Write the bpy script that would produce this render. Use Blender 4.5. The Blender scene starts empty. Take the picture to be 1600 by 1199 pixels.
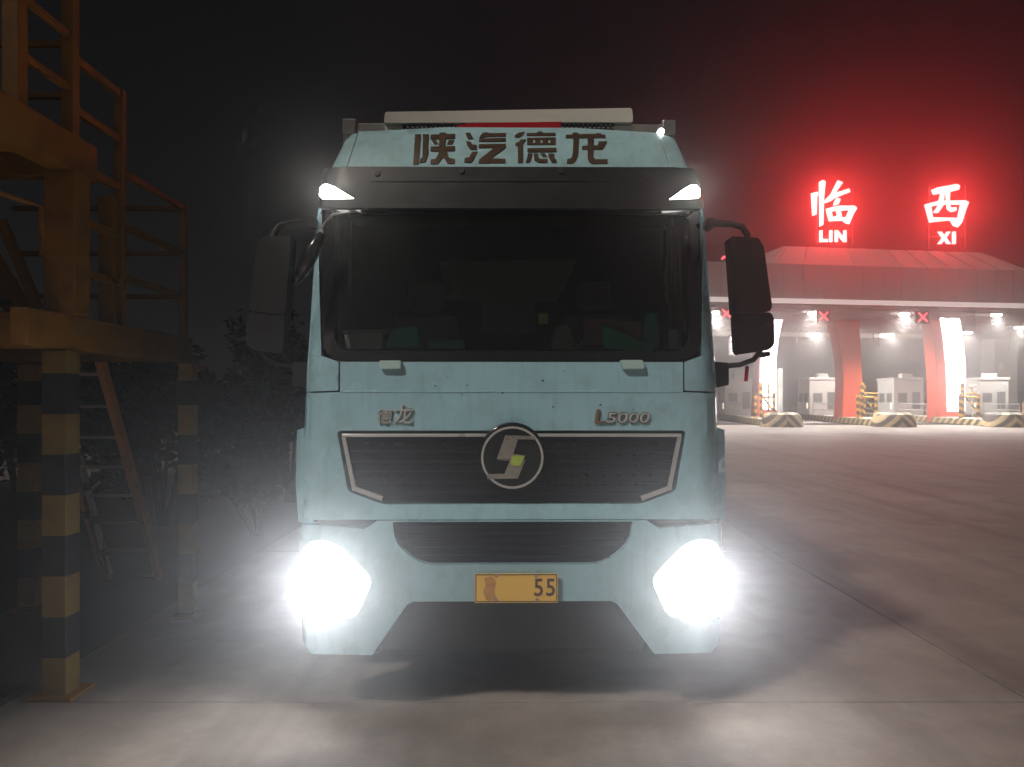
import bpy, bmesh, math, random
from mathutils import Vector, Matrix
from mathutils.geometry import delaunay_2d_cdt

# ------------------------------------------------------------------ camera, sky, sun, exposure
scene = bpy.context.scene
COL = scene.collection
F, CX, HY, CH = 1200.0, 800.0, 625.0, 1.8      # focal length in photo pixels, horizon row, eye height

cam_d = bpy.data.cameras.new('camera')
cam = bpy.data.objects.new('camera', cam_d)
COL.objects.link(cam)
cam.location = (0, 0, CH)
cam.rotation_euler = (math.radians(90), 0, 0)
cam_d.sensor_width = 36.0
cam_d.lens = 27.0
cam_d.shift_y = (HY - 599.5) / 1600.0
cam_d.clip_start = 0.05
cam_d.clip_end = 2000
scene.camera = cam

SUN_AZ, SUN_EL, SUN_STR = 48.0, 48.0, 1.85      # azimuth to the left of "behind the camera"
to_sun = Vector((-math.sin(math.radians(SUN_AZ)) * math.cos(math.radians(SUN_EL)),
                 -math.cos(math.radians(SUN_AZ)) * math.cos(math.radians(SUN_EL)),
                 math.sin(math.radians(SUN_EL))))
world = bpy.data.worlds.new('World')
scene.world = world
world.use_nodes = True
wn = world.node_tree
bg = wn.nodes['Background']
sky = wn.nodes.new('ShaderNodeTexSky')
sky.sky_type = 'NISHITA'
sky.sun_disc = False
sky.sun_elevation = math.radians(SUN_EL)
sky.sun_rotation = math.atan2(to_sun.x, to_sun.y)
sky.dust_density = 4.0
sky.ozone_density = 0.5
wn.links.new(sky.outputs[0], bg.inputs[0])
bg.inputs[1].default_value = 0.0011

sun_d = bpy.data.lights.new('sun', 'SUN')
sun_d.energy = SUN_STR
sun_d.angle = math.radians(5)
sun_d.color = (1.0, 0.91, 0.80)
sun = bpy.data.objects.new('sun', sun_d)
COL.objects.link(sun)
sun.rotation_euler = (-to_sun).to_track_quat('-Z', 'Y').to_euler()

scene.view_settings.view_transform = 'Standard'
scene.view_settings.look = 'None'
scene.view_settings.exposure = 0.0
scene.view_settings.gamma = 1.0
scene.view_settings.use_curve_mapping = False
scene.render.engine = 'CYCLES'
cy = scene.cycles
cy.use_denoising = True
cy.max_bounces = 5
cy.diffuse_bounces = 2
cy.glossy_bounces = 3
cy.transmission_bounces = 6
cy.transparent_max_bounces = 10
cy.volume_bounces = 0
cy.caustics_reflective = False
cy.caustics_refractive = False
cy.sample_clamp_indirect = 6.0
cy.use_adaptive_sampling = True
cy.adaptive_threshold = 0.03
cy.light_sampling_threshold = 0.04

HAZE_DENSITY, HAZE_G = 0.0105, 0.89
random.seed(7)
PI = math.pi
R = math.radians

# ------------------------------------------------------------------ materials
def _new(name):
    m = bpy.data.materials.new(name)
    m.use_nodes = True
    nt = m.node_tree
    return m, nt, nt.nodes['Principled BSDF']

def mat(name, col, rough=0.5, metal=0.0, coat=0.0, spec=0.5, vary=0.12, scale=6.0, bump=0.0, bscale=40.0, dirt=None, dirt_amt=0.4, dirt_scale=3.0, streak=0.0):
    m, nt, b = _new(name)
    N, L = nt.nodes, nt.links
    b.inputs['Roughness'].default_value = rough
    b.inputs['Metallic'].default_value = metal
    b.inputs['Coat Weight'].default_value = coat
    b.inputs['Coat Roughness'].default_value = 0.08
    b.inputs['Specular IOR Level'].default_value = spec
    geo = N.new('ShaderNodeNewGeometry')
    nz = N.new('ShaderNodeTexNoise')
    nz.inputs['Scale'].default_value = scale
    nz.inputs['Detail'].default_value = 6
    L.new(geo.outputs['Position'], nz.inputs['Vector'])
    mix = N.new('ShaderNodeMix'); mix.data_type = 'RGBA'
    mix.inputs[6].default_value = (*[c * (1 - vary) for c in col], 1)
    mix.inputs[7].default_value = (*[min(1, c * (1 + vary)) for c in col], 1)
    L.new(nz.outputs[0], mix.inputs[0])
    out = mix.outputs[2]
    if dirt:
        n2 = N.new('ShaderNodeTexNoise')
        n2.inputs['Scale'].default_value = dirt_scale
        n2.inputs['Detail'].default_value = 9
        n2.inputs['Roughness'].default_value = 0.7
        L.new(geo.outputs['Position'], n2.inputs['Vector'])
        rp = N.new('ShaderNodeMapRange')
        rp.inputs[1].default_value = 0.48; rp.inputs[2].default_value = 0.75
        rp.inputs[3].default_value = 0.0; rp.inputs[4].default_value = dirt_amt
        L.new(n2.outputs[0], rp.inputs[0])
        m2 = N.new('ShaderNodeMix'); m2.data_type = 'RGBA'
        m2.inputs[7].default_value = (*dirt, 1)
        L.new(rp.outputs[0], m2.inputs[0]); L.new(out, m2.inputs[6])
        out = m2.outputs[2]
    if streak:
        mp = N.new('ShaderNodeMapping'); mp.inputs['Scale'].default_value = (26, 26, 1.1)
        L.new(geo.outputs['Position'], mp.inputs[0])
        n4 = N.new('ShaderNodeTexNoise'); n4.inputs['Scale'].default_value = 1.0; n4.inputs['Detail'].default_value = 7
        L.new(mp.outputs[0], n4.inputs['Vector'])
        r4 = N.new('ShaderNodeMapRange'); r4.inputs[1].default_value = 0.52; r4.inputs[2].default_value = 0.8; r4.inputs[4].default_value = streak
        L.new(n4.outputs[0], r4.inputs[0])
        m4 = N.new('ShaderNodeMix'); m4.data_type = 'RGBA'; m4.inputs[7].default_value = (*[c * 0.5 for c in col], 1)
        L.new(r4.outputs[0], m4.inputs[0]); L.new(out, m4.inputs[6]); out = m4.outputs[2]
    L.new(out, b.inputs['Base Color'])
    mr = N.new('ShaderNodeMapRange')
    mr.inputs[3].default_value = max(0.02, rough - 0.1); mr.inputs[4].default_value = min(1, rough + 0.12)
    L.new(nz.outputs[0], mr.inputs[0]); L.new(mr.outputs[0], b.inputs['Roughness'])
    if bump:
        n3 = N.new('ShaderNodeTexNoise'); n3.inputs['Scale'].default_value = bscale; n3.inputs['Detail'].default_value = 5
        L.new(geo.outputs['Position'], n3.inputs['Vector'])
        bp = N.new('ShaderNodeBump'); bp.inputs['Strength'].default_value = bump; bp.inputs['Distance'].default_value = 0.01
        L.new(n3.outputs[0], bp.inputs['Height']); L.new(bp.outputs[0], b.inputs['Normal'])
    return m

def emit(name, col, strength):
    m, nt, b = _new(name)
    b.inputs['Base Color'].default_value = (*[min(1, c * 0.6) for c in col], 1)
    b.inputs['Emission Color'].default_value = (*col, 1)
    b.inputs['Emission Strength'].default_value = strength
    return m

def glass(name, tint, refl=1.0):
    m = bpy.data.materials.new(name); m.use_nodes = True
    nt = m.node_tree; N, L = nt.nodes, nt.links
    N.remove(N['Principled BSDF'])
    tr = N.new('ShaderNodeBsdfTransparent'); tr.inputs[0].default_value = (*tint, 1)
    gl = N.new('ShaderNodeBsdfGlossy'); gl.inputs['Roughness'].default_value = 0.03
    fr = N.new('ShaderNodeFresnel'); fr.inputs[0].default_value = 1.5
    mx = N.new('ShaderNodeMixShader')
    L.new(fr.outputs[0], mx.inputs[0]); L.new(tr.outputs[0], mx.inputs[1]); L.new(gl.outputs[0], mx.inputs[2])
    L.new(mx.outputs[0], N['Material Output'].inputs[0])
    return m

def striped(name, c1, c2, period, axis=(0, 0, 1), offset=0.0, top=None, rough=0.55, duty=0.5):
    """two paint colours in bands along a world axis; above 'top' only the first"""
    m, nt, b = _new(name)
    N, L = nt.nodes, nt.links
    geo = N.new('ShaderNodeNewGeometry')
    dot = N.new('ShaderNodeVectorMath'); dot.operation = 'DOT_PRODUCT'
    dot.inputs[1].default_value = axis
    L.new(geo.outputs['Position'], dot.inputs[0])
    a = N.new('ShaderNodeMath'); a.operation = 'ADD'; a.inputs[1].default_value = offset
    L.new(dot.outputs['Value'], a.inputs[0])
    d = N.new('ShaderNodeMath'); d.operation = 'DIVIDE'; d.inputs[1].default_value = period
    L.new(a.outputs[0], d.inputs[0])
    f = N.new('ShaderNodeMath'); f.operation = 'FRACT'
    L.new(d.outputs[0], f.inputs[0])
    g = N.new('ShaderNodeMath'); g.operation = 'GREATER_THAN'; g.inputs[1].default_value = duty
    L.new(f.outputs[0], g.inputs[0])
    fac = g.outputs[0]
    if top is not None:
        sx = N.new('ShaderNodeSeparateXYZ'); L.new(geo.outputs['Position'], sx.inputs[0])
        lt = N.new('ShaderNodeMath'); lt.operation = 'LESS_THAN'; lt.inputs[1].default_value = top
        L.new(sx.outputs[2], lt.inputs[0])
        mu = N.new('ShaderNodeMath'); mu.operation = 'MULTIPLY'
        L.new(fac, mu.inputs[0]); L.new(lt.outputs[0], mu.inputs[1]); fac = mu.outputs[0]
    mix = N.new('ShaderNodeMix'); mix.data_type = 'RGBA'
    mix.inputs[6].default_value = (*c1, 1); mix.inputs[7].default_value = (*c2, 1)
    L.new(fac, mix.inputs[0])
    nz = N.new('ShaderNodeTexNoise'); nz.inputs['Scale'].default_value = 9; nz.inputs['Detail'].default_value = 8
    L.new(geo.outputs['Position'], nz.inputs['Vector'])
    mr = N.new('ShaderNodeMapRange'); mr.inputs[1].default_value = 0.5; mr.inputs[2].default_value = 0.8
    mr.inputs[4].default_value = 0.5
    L.new(nz.outputs[0], mr.inputs[0])
    m2 = N.new('ShaderNodeMix'); m2.data_type = 'RGBA'; m2.inputs[7].default_value = (0.06, 0.045, 0.035, 1)
    L.new(mr.outputs[0], m2.inputs[0]); L.new(mix.outputs[2], m2.inputs[6])
    L.new(m2.outputs[2], b.inputs['Base Color'])
    b.inputs['Roughness'].default_value = rough
    return m

M = {}
PAINT = (0.37, 0.62, 0.72)
M['paint'] = mat('cab_paint', PAINT, 0.27, coat=0.8, vary=0.05, scale=3, dirt=(0.22, 0.26, 0.25), dirt_amt=0.4, dirt_scale=5, streak=0.3)
M['fairing'] = mat('fairing_paint', (0.41, 0.65, 0.70), 0.34, coat=0.5, vary=0.05, scale=4, dirt=(0.28, 0.30, 0.26), dirt_amt=0.45, dirt_scale=6, streak=0.35)
M['black'] = mat('black_plastic', (0.022, 0.022, 0.024), 0.45, vary=0.3, bump=0.1, bscale=200)
M['gloss_black'] = mat('gloss_black', (0.012, 0.012, 0.014), 0.12, coat=0.3)
M['grille'] = mat('grille_plastic', (0.010, 0.010, 0.013), 0.38, spec=0.3, vary=0.2)
M['mirror_black'] = mat('mirror_plastic', (0.014, 0.013, 0.014), 0.5)
M['visor'] = mat('visor_plastic', (0.016, 0.0165, 0.018), 0.4, vary=0.25, dirt=(0.05, 0.05, 0.05), dirt_amt=0.25, dirt_scale=8)
M['chrome'] = mat('chrome', (0.85, 0.85, 0.84), 0.3, metal=0.55, vary=0.03)
M['steel'] = mat('bare_steel', (0.42, 0.42, 0.43), 0.4, metal=0.8)
M['letter_bronze'] = mat('bronze_foil', (0.12, 0.075, 0.05), 0.32, metal=0.35, vary=0.35, scale=12)
M['white_panel'] = mat('white_unit_panel', (0.74, 0.71, 0.64), 0.45, dirt=(0.4, 0.34, 0.26), dirt_amt=0.35)
M['box_white'] = mat('box_panel', (0.62, 0.58, 0.52), 0.5, dirt=(0.3, 0.25, 0.18), dirt_amt=0.4)
M['alu'] = mat('aluminium_trim', (0.6, 0.58, 0.55), 0.35, metal=0.7)
M['rubber'] = mat('tyre_rubber', (0.018, 0.018, 0.018), 0.85, bump=0.3, bscale=60)
M['chassis'] = mat('chassis_steel', (0.03, 0.03, 0.032), 0.7)
M['glass'] = glass('windscreen_glass', (0.76, 0.84, 0.80))
M['lens'] = glass('lamp_lens', (0.96, 0.97, 1.0))
M['interior'] = mat('cab_interior', (0.05, 0.055, 0.05), 0.8)
M['seat'] = mat('seat_fabric', (0.2, 0.21, 0.19), 0.9)
M['headliner'] = mat('headliner', (0.30, 0.36, 0.30), 0.9)
M['dash'] = mat('dashboard', (0.035, 0.035, 0.036), 0.6)
M['plate'] = mat('plate_yellow', (0.95, 0.60, 0.12), 0.4, vary=0.05)
M['plate_ink'] = mat('plate_ink', (0.10, 0.05, 0.03), 0.5)
M['head_bright'] = emit('headlamp_led', (0.90, 0.95, 1.0), 30)
M['head_bowl'] = emit('headlamp_glow', (0.90, 0.95, 1.0), 5)
M['indicator'] = emit('indicator_amber', (1.0, 0.35, 0.2), 0.9)
M['marker'] = emit('marker_led', (1.0, 0.97, 0.90), 12)
M['tiny_lamp'] = emit('clearance_led', (1.0, 0.96, 0.9), 14)
M['glossy_red'] = mat('glossy_red', (0.5, 0.02, 0.03), 0.15)
M['note'] = mat('note_yellow', (0.75, 0.8, 0.28), 0.8)
M['paper'] = mat('paper', (0.62, 0.64, 0.6), 0.9)
M['teal'] = mat('teal_cloth', (0.08, 0.55, 0.46), 0.8)
M['green'] = mat('green_folder', (0.10, 0.72, 0.38), 0.6)
M['card'] = mat('cardboard', (0.36, 0.22, 0.12), 0.85)
M['beige'] = mat('beige_curtain', (0.45, 0.4, 0.3), 0.9)
M['mirror'] = mat('mirror_glass', (0.85, 0.85, 0.85), 0.03, metal=1.0, vary=0.0)

# ------------------------------------------------------------------ builders
W = {}
def _place(ob, loc, parent):
    ob.location = loc
    W[ob.name] = Matrix.Translation(loc)
    if parent is not None:
        ob.parent = parent
        ob.matrix_parent_inverse = W[parent.name].inverted()

def props(o, label=None, cat=None, group=None, kind=None):
    if label: o['label'] = label
    if cat: o['category'] = cat
    if group: o['group'] = group
    if kind: o['kind'] = kind
    return o

def thing(name, loc, label, cat, group=None):
    o = bpy.data.objects.new(name, None)
    o.empty_display_size = 0.3
    COL.objects.link(o)
    _place(o, Vector(loc), None)
    return props(o, label, cat, group)

def obj(name, verts, faces, m, parent=None, smooth=None, bevel=0.0, seg=2):
    vs = [Vector(v) for v in verts]
    lo = Vector([min(v[i] for v in vs) for i in range(3)]); hi = Vector([max(v[i] for v in vs) for i in range(3)])
    c = (lo + hi) / 2
    me = bpy.data.meshes.new(name)
    me.from_pydata([v - c for v in vs], [], faces)
    me.update()
    if smooth is not None:
        for p in me.polygons: p.use_smooth = True
        me.set_sharp_from_angle(angle=R(smooth))
    me.materials.append(m)
    o = bpy.data.objects.new(name, me)
    COL.objects.link(o)
    _place(o, c, parent)
    if bevel:
        b = o.modifiers.new('bevel', 'BEVEL'); b.width = bevel; b.segments = seg; b.limit_method = 'ANGLE'; b.angle_limit = R(50)
    return o

def from_bm(name, bm, m, parent=None, smooth=None, bevel=0.0, seg=2):
    bm.verts.index_update()
    vs = [v.co.copy() for v in bm.verts]; fs = [[v.index for v in f.verts] for f in bm.faces]
    bm.free()
    return obj(name, vs, fs, m, parent, smooth, bevel, seg)

BOXF = [(0, 3, 2, 1), (4, 5, 6, 7), (0, 1, 5, 4), (1, 2, 6, 5), (2, 3, 7, 6), (3, 0, 4, 7)]
def boxv(x0, x1, y0, y1, z0, z1):
    return [(x0, y0, z0), (x1, y0, z0), (x1, y1, z0), (x0, y1, z0), (x0, y0, z1), (x1, y0, z1), (x1, y1, z1), (x0, y1, z1)]
def box(name, x0, x1, y0, y1, z0, z1, m, parent=None, bevel=0.004, xf=None):
    vs = boxv(x0, x1, y0, y1, z0, z1)
    if xf: vs = [xf(v) for v in vs]
    return obj(name, vs, BOXF, m, parent, None, bevel)

def beam_geo(p, q, w, h, up=(0, 0, 1)):
    p, q = Vector(p), Vector(q)
    d = (q - p).normalized(); upv = Vector(up)
    if abs(d.dot(upv)) > 0.98: upv = Vector((0, 1, 0))
    s = d.cross(upv).normalized(); u = s.cross(d).normalized()
    vs = []
    for e in (p, q):
        for a, b_ in ((-1, -1), (1, -1), (1, 1), (-1, 1)):
            vs.append(e + s * a * w / 2 + u * b_ * h / 2)
    fs = [(0, 1, 2, 3), (7, 6, 5, 4), (0, 4, 5, 1), (1, 5, 6, 2), (2, 6, 7, 3), (3, 7, 4, 0)]
    return vs, fs
def beam(name, p, q, w, h, m, parent=None, bevel=0.004, up=(0, 0, 1)):
    vs, fs = beam_geo(p, q, w, h, up)
    return obj(name, vs, fs, m, parent, None, bevel)

def tube_geo(pts, r, seg=10, caps=True):
    pts = [Vector(p) for p in pts]
    vs, fs = [], []
    n = len(pts)
    prev = None
    for i, p in enumerate(pts):
        t = (pts[min(i + 1, n - 1)] - pts[max(i - 1, 0)]).normalized()
        a = prev if prev is not None else (Vector((0, 0, 1)) if abs(t.z) < 0.9 else Vector((1, 0, 0)))
        s = t.cross(a)
        if s.length < 1e-4: s = t.cross(Vector((0, 1, 0)))
        s.normalize(); u = s.cross(t).normalized(); prev = u
        rr = r[i] if isinstance(r, (list, tuple)) else r
        for k in range(seg):
            an = 2 * PI * k / seg
            vs.append(p + s * math.cos(an) * rr + u * math.sin(an) * rr)
    for i in range(n - 1):
        for k in range(seg):
            k2 = (k + 1) % seg
            fs.append((i * seg + k, i * seg + k2, (i + 1) * seg + k2, (i + 1) * seg + k))
    if caps:
        fs.append(tuple(reversed(range(seg)))); fs.append(tuple(range((n - 1) * seg, n * seg)))
    return vs, fs
def tube(name, pts, r, m, parent=None, seg=10):
    vs, fs = tube_geo(pts, r, seg)
    return obj(name, vs, fs, m, parent, 40)

def lathe(name, centre, axis, prof, m, parent=None, seg=32):
    """prof: list of (radius, distance along axis)"""
    c = Vector(centre); a = Vector(axis).normalized()
    s = a.cross(Vector((0, 0, 1)) if abs(a.z) < 0.9 else Vector((1, 0, 0))).normalized(); u = s.cross(a)
    vs, fs = [], []
    for r_, t in prof:
        for k in range(seg):
            an = 2 * PI * k / seg
            vs.append(c + a * t + (s * math.cos(an) + u * math.sin(an)) * r_)
    for i in range(len(prof) - 1):
        for k in range(seg):
            k2 = (k + 1) % seg
            fs.append((i * seg + k, i * seg + k2, (i + 1) * seg + k2, (i + 1) * seg + k))
    if prof[0][0] > 0: fs.append(tuple(reversed(range(seg))))
    if prof[-1][0] > 0: fs.append(tuple(range((len(prof) - 1) * seg, len(prof) * seg)))
    return obj(name, vs, fs, m, parent, 35)

def inside(p, poly):
    x, y = p; r = False; j = len(poly) - 1
    for i in range(len(poly)):
        xi, yi = poly[i]; xj, yj = poly[j]
        if (yi > y) != (yj > y) and x < (xj - xi) * (y - yi) / (yj - yi) + xi: r = not r
        j = i
    return r
def segdist(p, a, b):
    ax, ay = a; bx, by = b; px, py = p
    dx, dy = bx - ax, by - ay; l2 = dx * dx + dy * dy
    t = 0 if l2 == 0 else max(0, min(1, ((px - ax) * dx + (py - ay) * dy) / l2))
    return math.hypot(px - ax - t * dx, py - ay - t * dy)
def densify(poly, step):
    out = []
    for i in range(len(poly)):
        a, b = poly[i], poly[(i + 1) % len(poly)]
        n = max(1, int(math.ceil(math.hypot(b[0] - a[0], b[1] - a[1]) / step)))
        for k in range(n): out.append((a[0] + (b[0] - a[0]) * k / n, a[1] + (b[1] - a[1]) * k / n))
    return out
def rounded(poly, r, n=5):
    out = []
    m = len(poly)
    for i in range(m):
        p0, p1, p2 = Vector(poly[i - 1]), Vector(poly[i]), Vector(poly[(i + 1) % m])
        rr = r[i] if isinstance(r, (list, tuple)) else r
        if rr <= 0: out.append(tuple(p1)); continue
        d0, d1 = (p0 - p1), (p2 - p1)
        t = min(rr, d0.length * 0.45, d1.length * 0.45)
        a, b = p1 + d0.normalized() * t, p1 + d1.normalized() * t
        for k in range(n + 1):
            s = k / n
            out.append(tuple((a * (1 - s) + p1 * s) * (1 - s) + (p1 * (1 - s) + b * s) * s))
    return out
def panel(name, outer, m, parent, mapf, holes=(), depth=0.02, step=14.0, bevel=0.003, back=False, off=0.0, face=(0, -1, 0), smooth=35):
    """a sheet with outline 'outer' (2-D) laid on the surface mapf(u, v, off), edges turned back by 'depth'"""
    loops = [densify(outer, step)] + [densify(h, step) for h in holes]
    pts, edges = [], []
    for lp in loops:
        s = len(pts); pts += lp
        edges += [(s + i, s + (i + 1) % len(lp)) for i in range(len(lp))]
    x0, x1 = min(p[0] for p in outer), max(p[0] for p in outer)
    y0, y1 = min(p[1] for p in outer), max(p[1] for p in outer)
    gx = int((x1 - x0) / step); gy = int((y1 - y0) / step)
    for i in range(1, gx + 1):
        for j in range(1, gy + 1):
            p = (x0 + i * step, y0 + j * step)
            if not inside(p, loops[0]) or any(inside(p, h) for h in loops[1:]): continue
            if min(segdist(p, lp[k], lp[(k + 1) % len(lp)]) for lp in loops for k in range(len(lp))) < step * 0.4: continue
            pts.append(p)
    v2, _, f2, *_r = delaunay_2d_cdt([Vector(p) for p in pts], edges, [], 0, 1e-6)
    f2 = [f for f in f2 if (lambda c: inside(c, loops[0]) and not any(inside(c, h) for h in loops[1:]))((sum(v2[i][0] for i in f) / len(f), sum(v2[i][1] for i in f) / len(f)))]
    bm = bmesh.new()
    vf = [bm.verts.new(mapf(v[0], v[1], off)) for v in v2]
    for f in f2:
        try: bm.faces.new([vf[i] for i in f])
        except ValueError: pass
    bm.normal_update()
    fv = Vector(face)
    tot = sum(f.normal.dot(fv) * f.calc_area() for f in bm.faces)
    if tot < 0:
        bmesh.ops.reverse_faces(bm, faces=bm.faces[:])
    if depth:
        be = [e for e in bm.edges if e.is_boundary]
        bv = {}
        for i, v in enumerate(vf):
            if any(e.is_boundary for e in v.link_edges): bv[v] = bm.verts.new(mapf(v2[i][0], v2[i][1], off - depth))
        ff = bm.faces[:]
        for e in be:
            lp = e.link_loops[0]
            a, b = lp.vert, lp.link_loop_next.vert
            bm.faces.new([b, a, bv[a], bv[b]])
        if back:
            bb = {}
            idx = {v: i for i, v in enumerate(vf)}
            for f in ff:
                ring = []
                for v in reversed(f.verts):
                    if v in bv: ring.append(bv[v])
                    else:
                        if v not in bb: bb[v] = bm.verts.new(mapf(v2[idx[v]][0], v2[idx[v]][1], off - depth))
                        ring.append(bb[v])
                bm.faces.new(ring)
    loose = [v for v in bm.verts if not v.link_faces]
    bmesh.ops.delete(bm, geom=loose, context='VERTS')
    return from_bm(name, bm, m, parent, smooth, bevel, 2)

def at(px, py, D): return Vector(((px - CX) / F * D, D, CH - (py - HY) / F * D))
def flat(D):   # upright plane at distance D
    def f(px, py, off): p = at(px, py, D); return Vector((p.x, D - off, p.z))
    return f
def gx(px, D): return (px - CX) / F * D

def text_tris(body, size, extrude, shear=0.0, bold=0.0):
    cu = bpy.data.curves.new('lettering', 'FONT')
    cu.body = body; cu.size = size; cu.extrude = extrude; cu.shear = shear; cu.offset = bold
    cu.resolution_u = 3
    o = bpy.data.objects.new('lettering', cu); COL.objects.link(o)
    bpy.context.view_layer.update()
    dg = bpy.context.evaluated_depsgraph_get()
    me = bpy.data.meshes.new_from_object(o.evaluated_get(dg))
    vs = [v.co.copy() for v in me.vertices]; fs = [tuple(p.vertices) for p in me.polygons]
    bpy.data.objects.remove(o); bpy.data.meshes.remove(me); bpy.data.curves.remove(cu)
    return vs, fs
def lettering(name, body, x0, y0, x1, y1, m, parent, mapf, extrude=0.004, shear=0.0, bold=0.0, off=0.0):
    vs, fs = text_tris(body, 1.0, 0.5, shear, bold)
    a0, a1 = min(v.x for v in vs), max(v.x for v in vs); b0, b1 = min(v.y for v in vs), max(v.y for v in vs)
    out = [mapf(x0 + (v.x - a0) / (a1 - a0) * (x1 - x0), y1 - (v.y - b0) / (b1 - b0) * (y1 - y0), off + (v.z + 0.5) * extrude) for v in vs]
    return obj(name, out, fs, m, parent)

def spot(name, loc, target, energy, angle, blend, radius, color, parent=None):
    d = bpy.data.lights.new(name, 'SPOT'); d.energy = energy; d.spot_size = R(angle); d.spot_blend = blend
    d.shadow_soft_size = radius; d.color = color
    o = bpy.data.objects.new(name, d); COL.objects.link(o)
    _place(o, Vector(loc), parent)
    o.rotation_euler = (Vector(target) - Vector(loc)).to_track_quat('-Z', 'Y').to_euler()
    return o

# ------------------------------------------------------------------ ground
def concrete(name, slab=True):
    m, nt, b = _new(name)
    N, L = nt.nodes, nt.links
    geo = N.new('ShaderNodeNewGeometry')
    def noise(sc, det=8, rough=0.6):
        n = N.new('ShaderNodeTexNoise'); n.inputs['Scale'].default_value = sc; n.inputs['Detail'].default_value = det
        n.inputs['Roughness'].default_value = rough
        L.new(geo.outputs['Position'], n.inputs['Vector']); return n
    big, mid, fine = noise(0.35, 6), noise(2.2, 9, 0.7), noise(60, 4)
    r1 = N.new('ShaderNodeValToRGB')
    r1.color_ramp.elements[0].position = 0.3; r1.color_ramp.elements[0].color = (0.23, 0.195, 0.178, 1)
    r1.color_ramp.elements[1].position = 0.72; r1.color_ramp.elements[1].color = (0.36, 0.305, 0.278, 1)
    L.new(big.outputs[0], r1.inputs[0])
    mm = N.new('ShaderNodeMapRange'); mm.inputs[1].default_value = 0.35; mm.inputs[2].default_value = 0.7
    mm.inputs[3].default_value = 0.78; mm.inputs[4].default_value = 1.15
    L.new(mid.outputs[0], mm.inputs[0])
    mf = N.new('ShaderNodeMapRange'); mf.inputs[3].default_value = 0.86; mf.inputs[4].default_value = 1.14
    L.new(fine.outputs[0], mf.inputs[0])
    k = N.new('ShaderNodeMath'); k.operation = 'MULTIPLY'; L.new(mm.outputs[0], k.inputs[0]); L.new(mf.outputs[0], k.inputs[1])
    # oil drips and tyre-worn streaks along the lanes
    mp = N.new('ShaderNodeMapping'); mp.inputs['Scale'].default_value = (1.6, 0.09, 1)
    L.new(geo.outputs['Position'], mp.inputs[0])
    st = N.new('ShaderNodeTexNoise'); st.inputs['Scale'].default_value = 1.0; st.inputs['Detail'].default_value = 5
    L.new(mp.outputs[0], st.inputs['Vector'])
    ms = N.new('ShaderNodeMapRange'); ms.inputs[1].default_value = 0.5; ms.inputs[2].default_value = 0.72
    ms.inputs[3].default_value = 1.0; ms.inputs[4].default_value = 0.62
    L.new(st.outputs[0], ms.inputs[0])
    k2 = N.new('ShaderNodeMath'); k2.operation = 'MULTIPLY'; L.new(k.outputs[0], k2.inputs[0]); L.new(ms.outputs[0], k2.inputs[1])
    last = k2.outputs[0]
    sp = N.new('ShaderNodeMapRange'); sp.inputs[1].default_value = 0.60; sp.inputs[2].default_value = 0.68; sp.inputs[3].default_value = 1.0; sp.inputs[4].default_value = 0.72
    spn = noise(1.1, 3, 0.5); L.new(spn.outputs[0], sp.inputs[0])
    kk = N.new('ShaderNodeMath'); kk.operation = 'MULTIPLY'; L.new(last, kk.inputs[0]); L.new(sp.outputs[0], kk.inputs[1]); last = kk.outputs[0]
    if slab:
        oi = N.new('ShaderNodeObjectInfo')
        mo = N.new('ShaderNodeMapRange'); mo.inputs[3].default_value = 0.88; mo.inputs[4].default_value = 1.1
        L.new(oi.outputs['Random'], mo.inputs[0])
        k3 = N.new('ShaderNodeMath'); k3.operation = 'MULTIPLY'; L.new(last, k3.inputs[0]); L.new(mo.outputs[0], k3.inputs[1]); last = k3.outputs[0]
    vm = N.new('ShaderNodeVectorMath'); vm.operation = 'SCALE'
    L.new(r1.outputs[0], vm.inputs[0]); L.new(last, vm.inputs['Scale'])
    L.new(vm.outputs[0], b.inputs['Base Color'])
    mr = N.new('ShaderNodeMapRange'); mr.inputs[3].default_value = 0.5; mr.inputs[4].default_value = 0.8
    L.new(mid.outputs[0], mr.inputs[0]); L.new(mr.outputs[0], b.inputs['Roughness'])
    bp = N.new('ShaderNodeBump'); bp.inputs['Strength'].default_value = 0.25; bp.inputs['Distance'].default_value = 0.01
    L.new(fine.outputs[0], bp.inputs['Height']); L.new(bp.outputs[0], b.inputs['Normal'])
    return m
M['concrete'] = concrete('concrete_slab')
M['subgrade'] = concrete('concrete_far', False)
M['joint'] = mat('joint_tar', (0.025, 0.022, 0.02), 0.9)

ground = obj('ground', [(-200, -40, -0.035), (200, -40, -0.035), (200, 260, -0.035), (-200, 260, -0.035)], [(0, 1, 2, 3)], M['subgrade'])
props(ground, 'dim concrete apron running out to the toll station', 'ground', kind='structure')
bed = obj('joint_bed', [(-3.0, -5.5, -0.02), (51.8, -5.5, -0.02), (51.8, 60, -0.02), (-3.0, 60, -0.02)], [(0, 1, 2, 3)], M['joint'], ground)
M['dark_ground'] = mat('dark_ground', (0.085, 0.08, 0.078), 0.85, vary=0.35, scale=1.5, bump=0.5, bscale=90, dirt=(0.13, 0.12, 0.11), dirt_amt=0.4, dirt_scale=1.2)
dark_gs = obj('dark_ground_sheet', [(-60, -5.5, -0.004), (-3.002, -5.5, -0.004), (-3.002, 60, -0.004), (-60, 60, -0.004)], [(0, 1, 2, 3)], M['dark_ground'])  # ground sheet in a darker colour, left of the slabs
props(dark_gs, 'darker ground sheet under the yellow platform', 'ground', kind='structure')
SL, SW = 4.55, 6.1
slab_me = None
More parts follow.
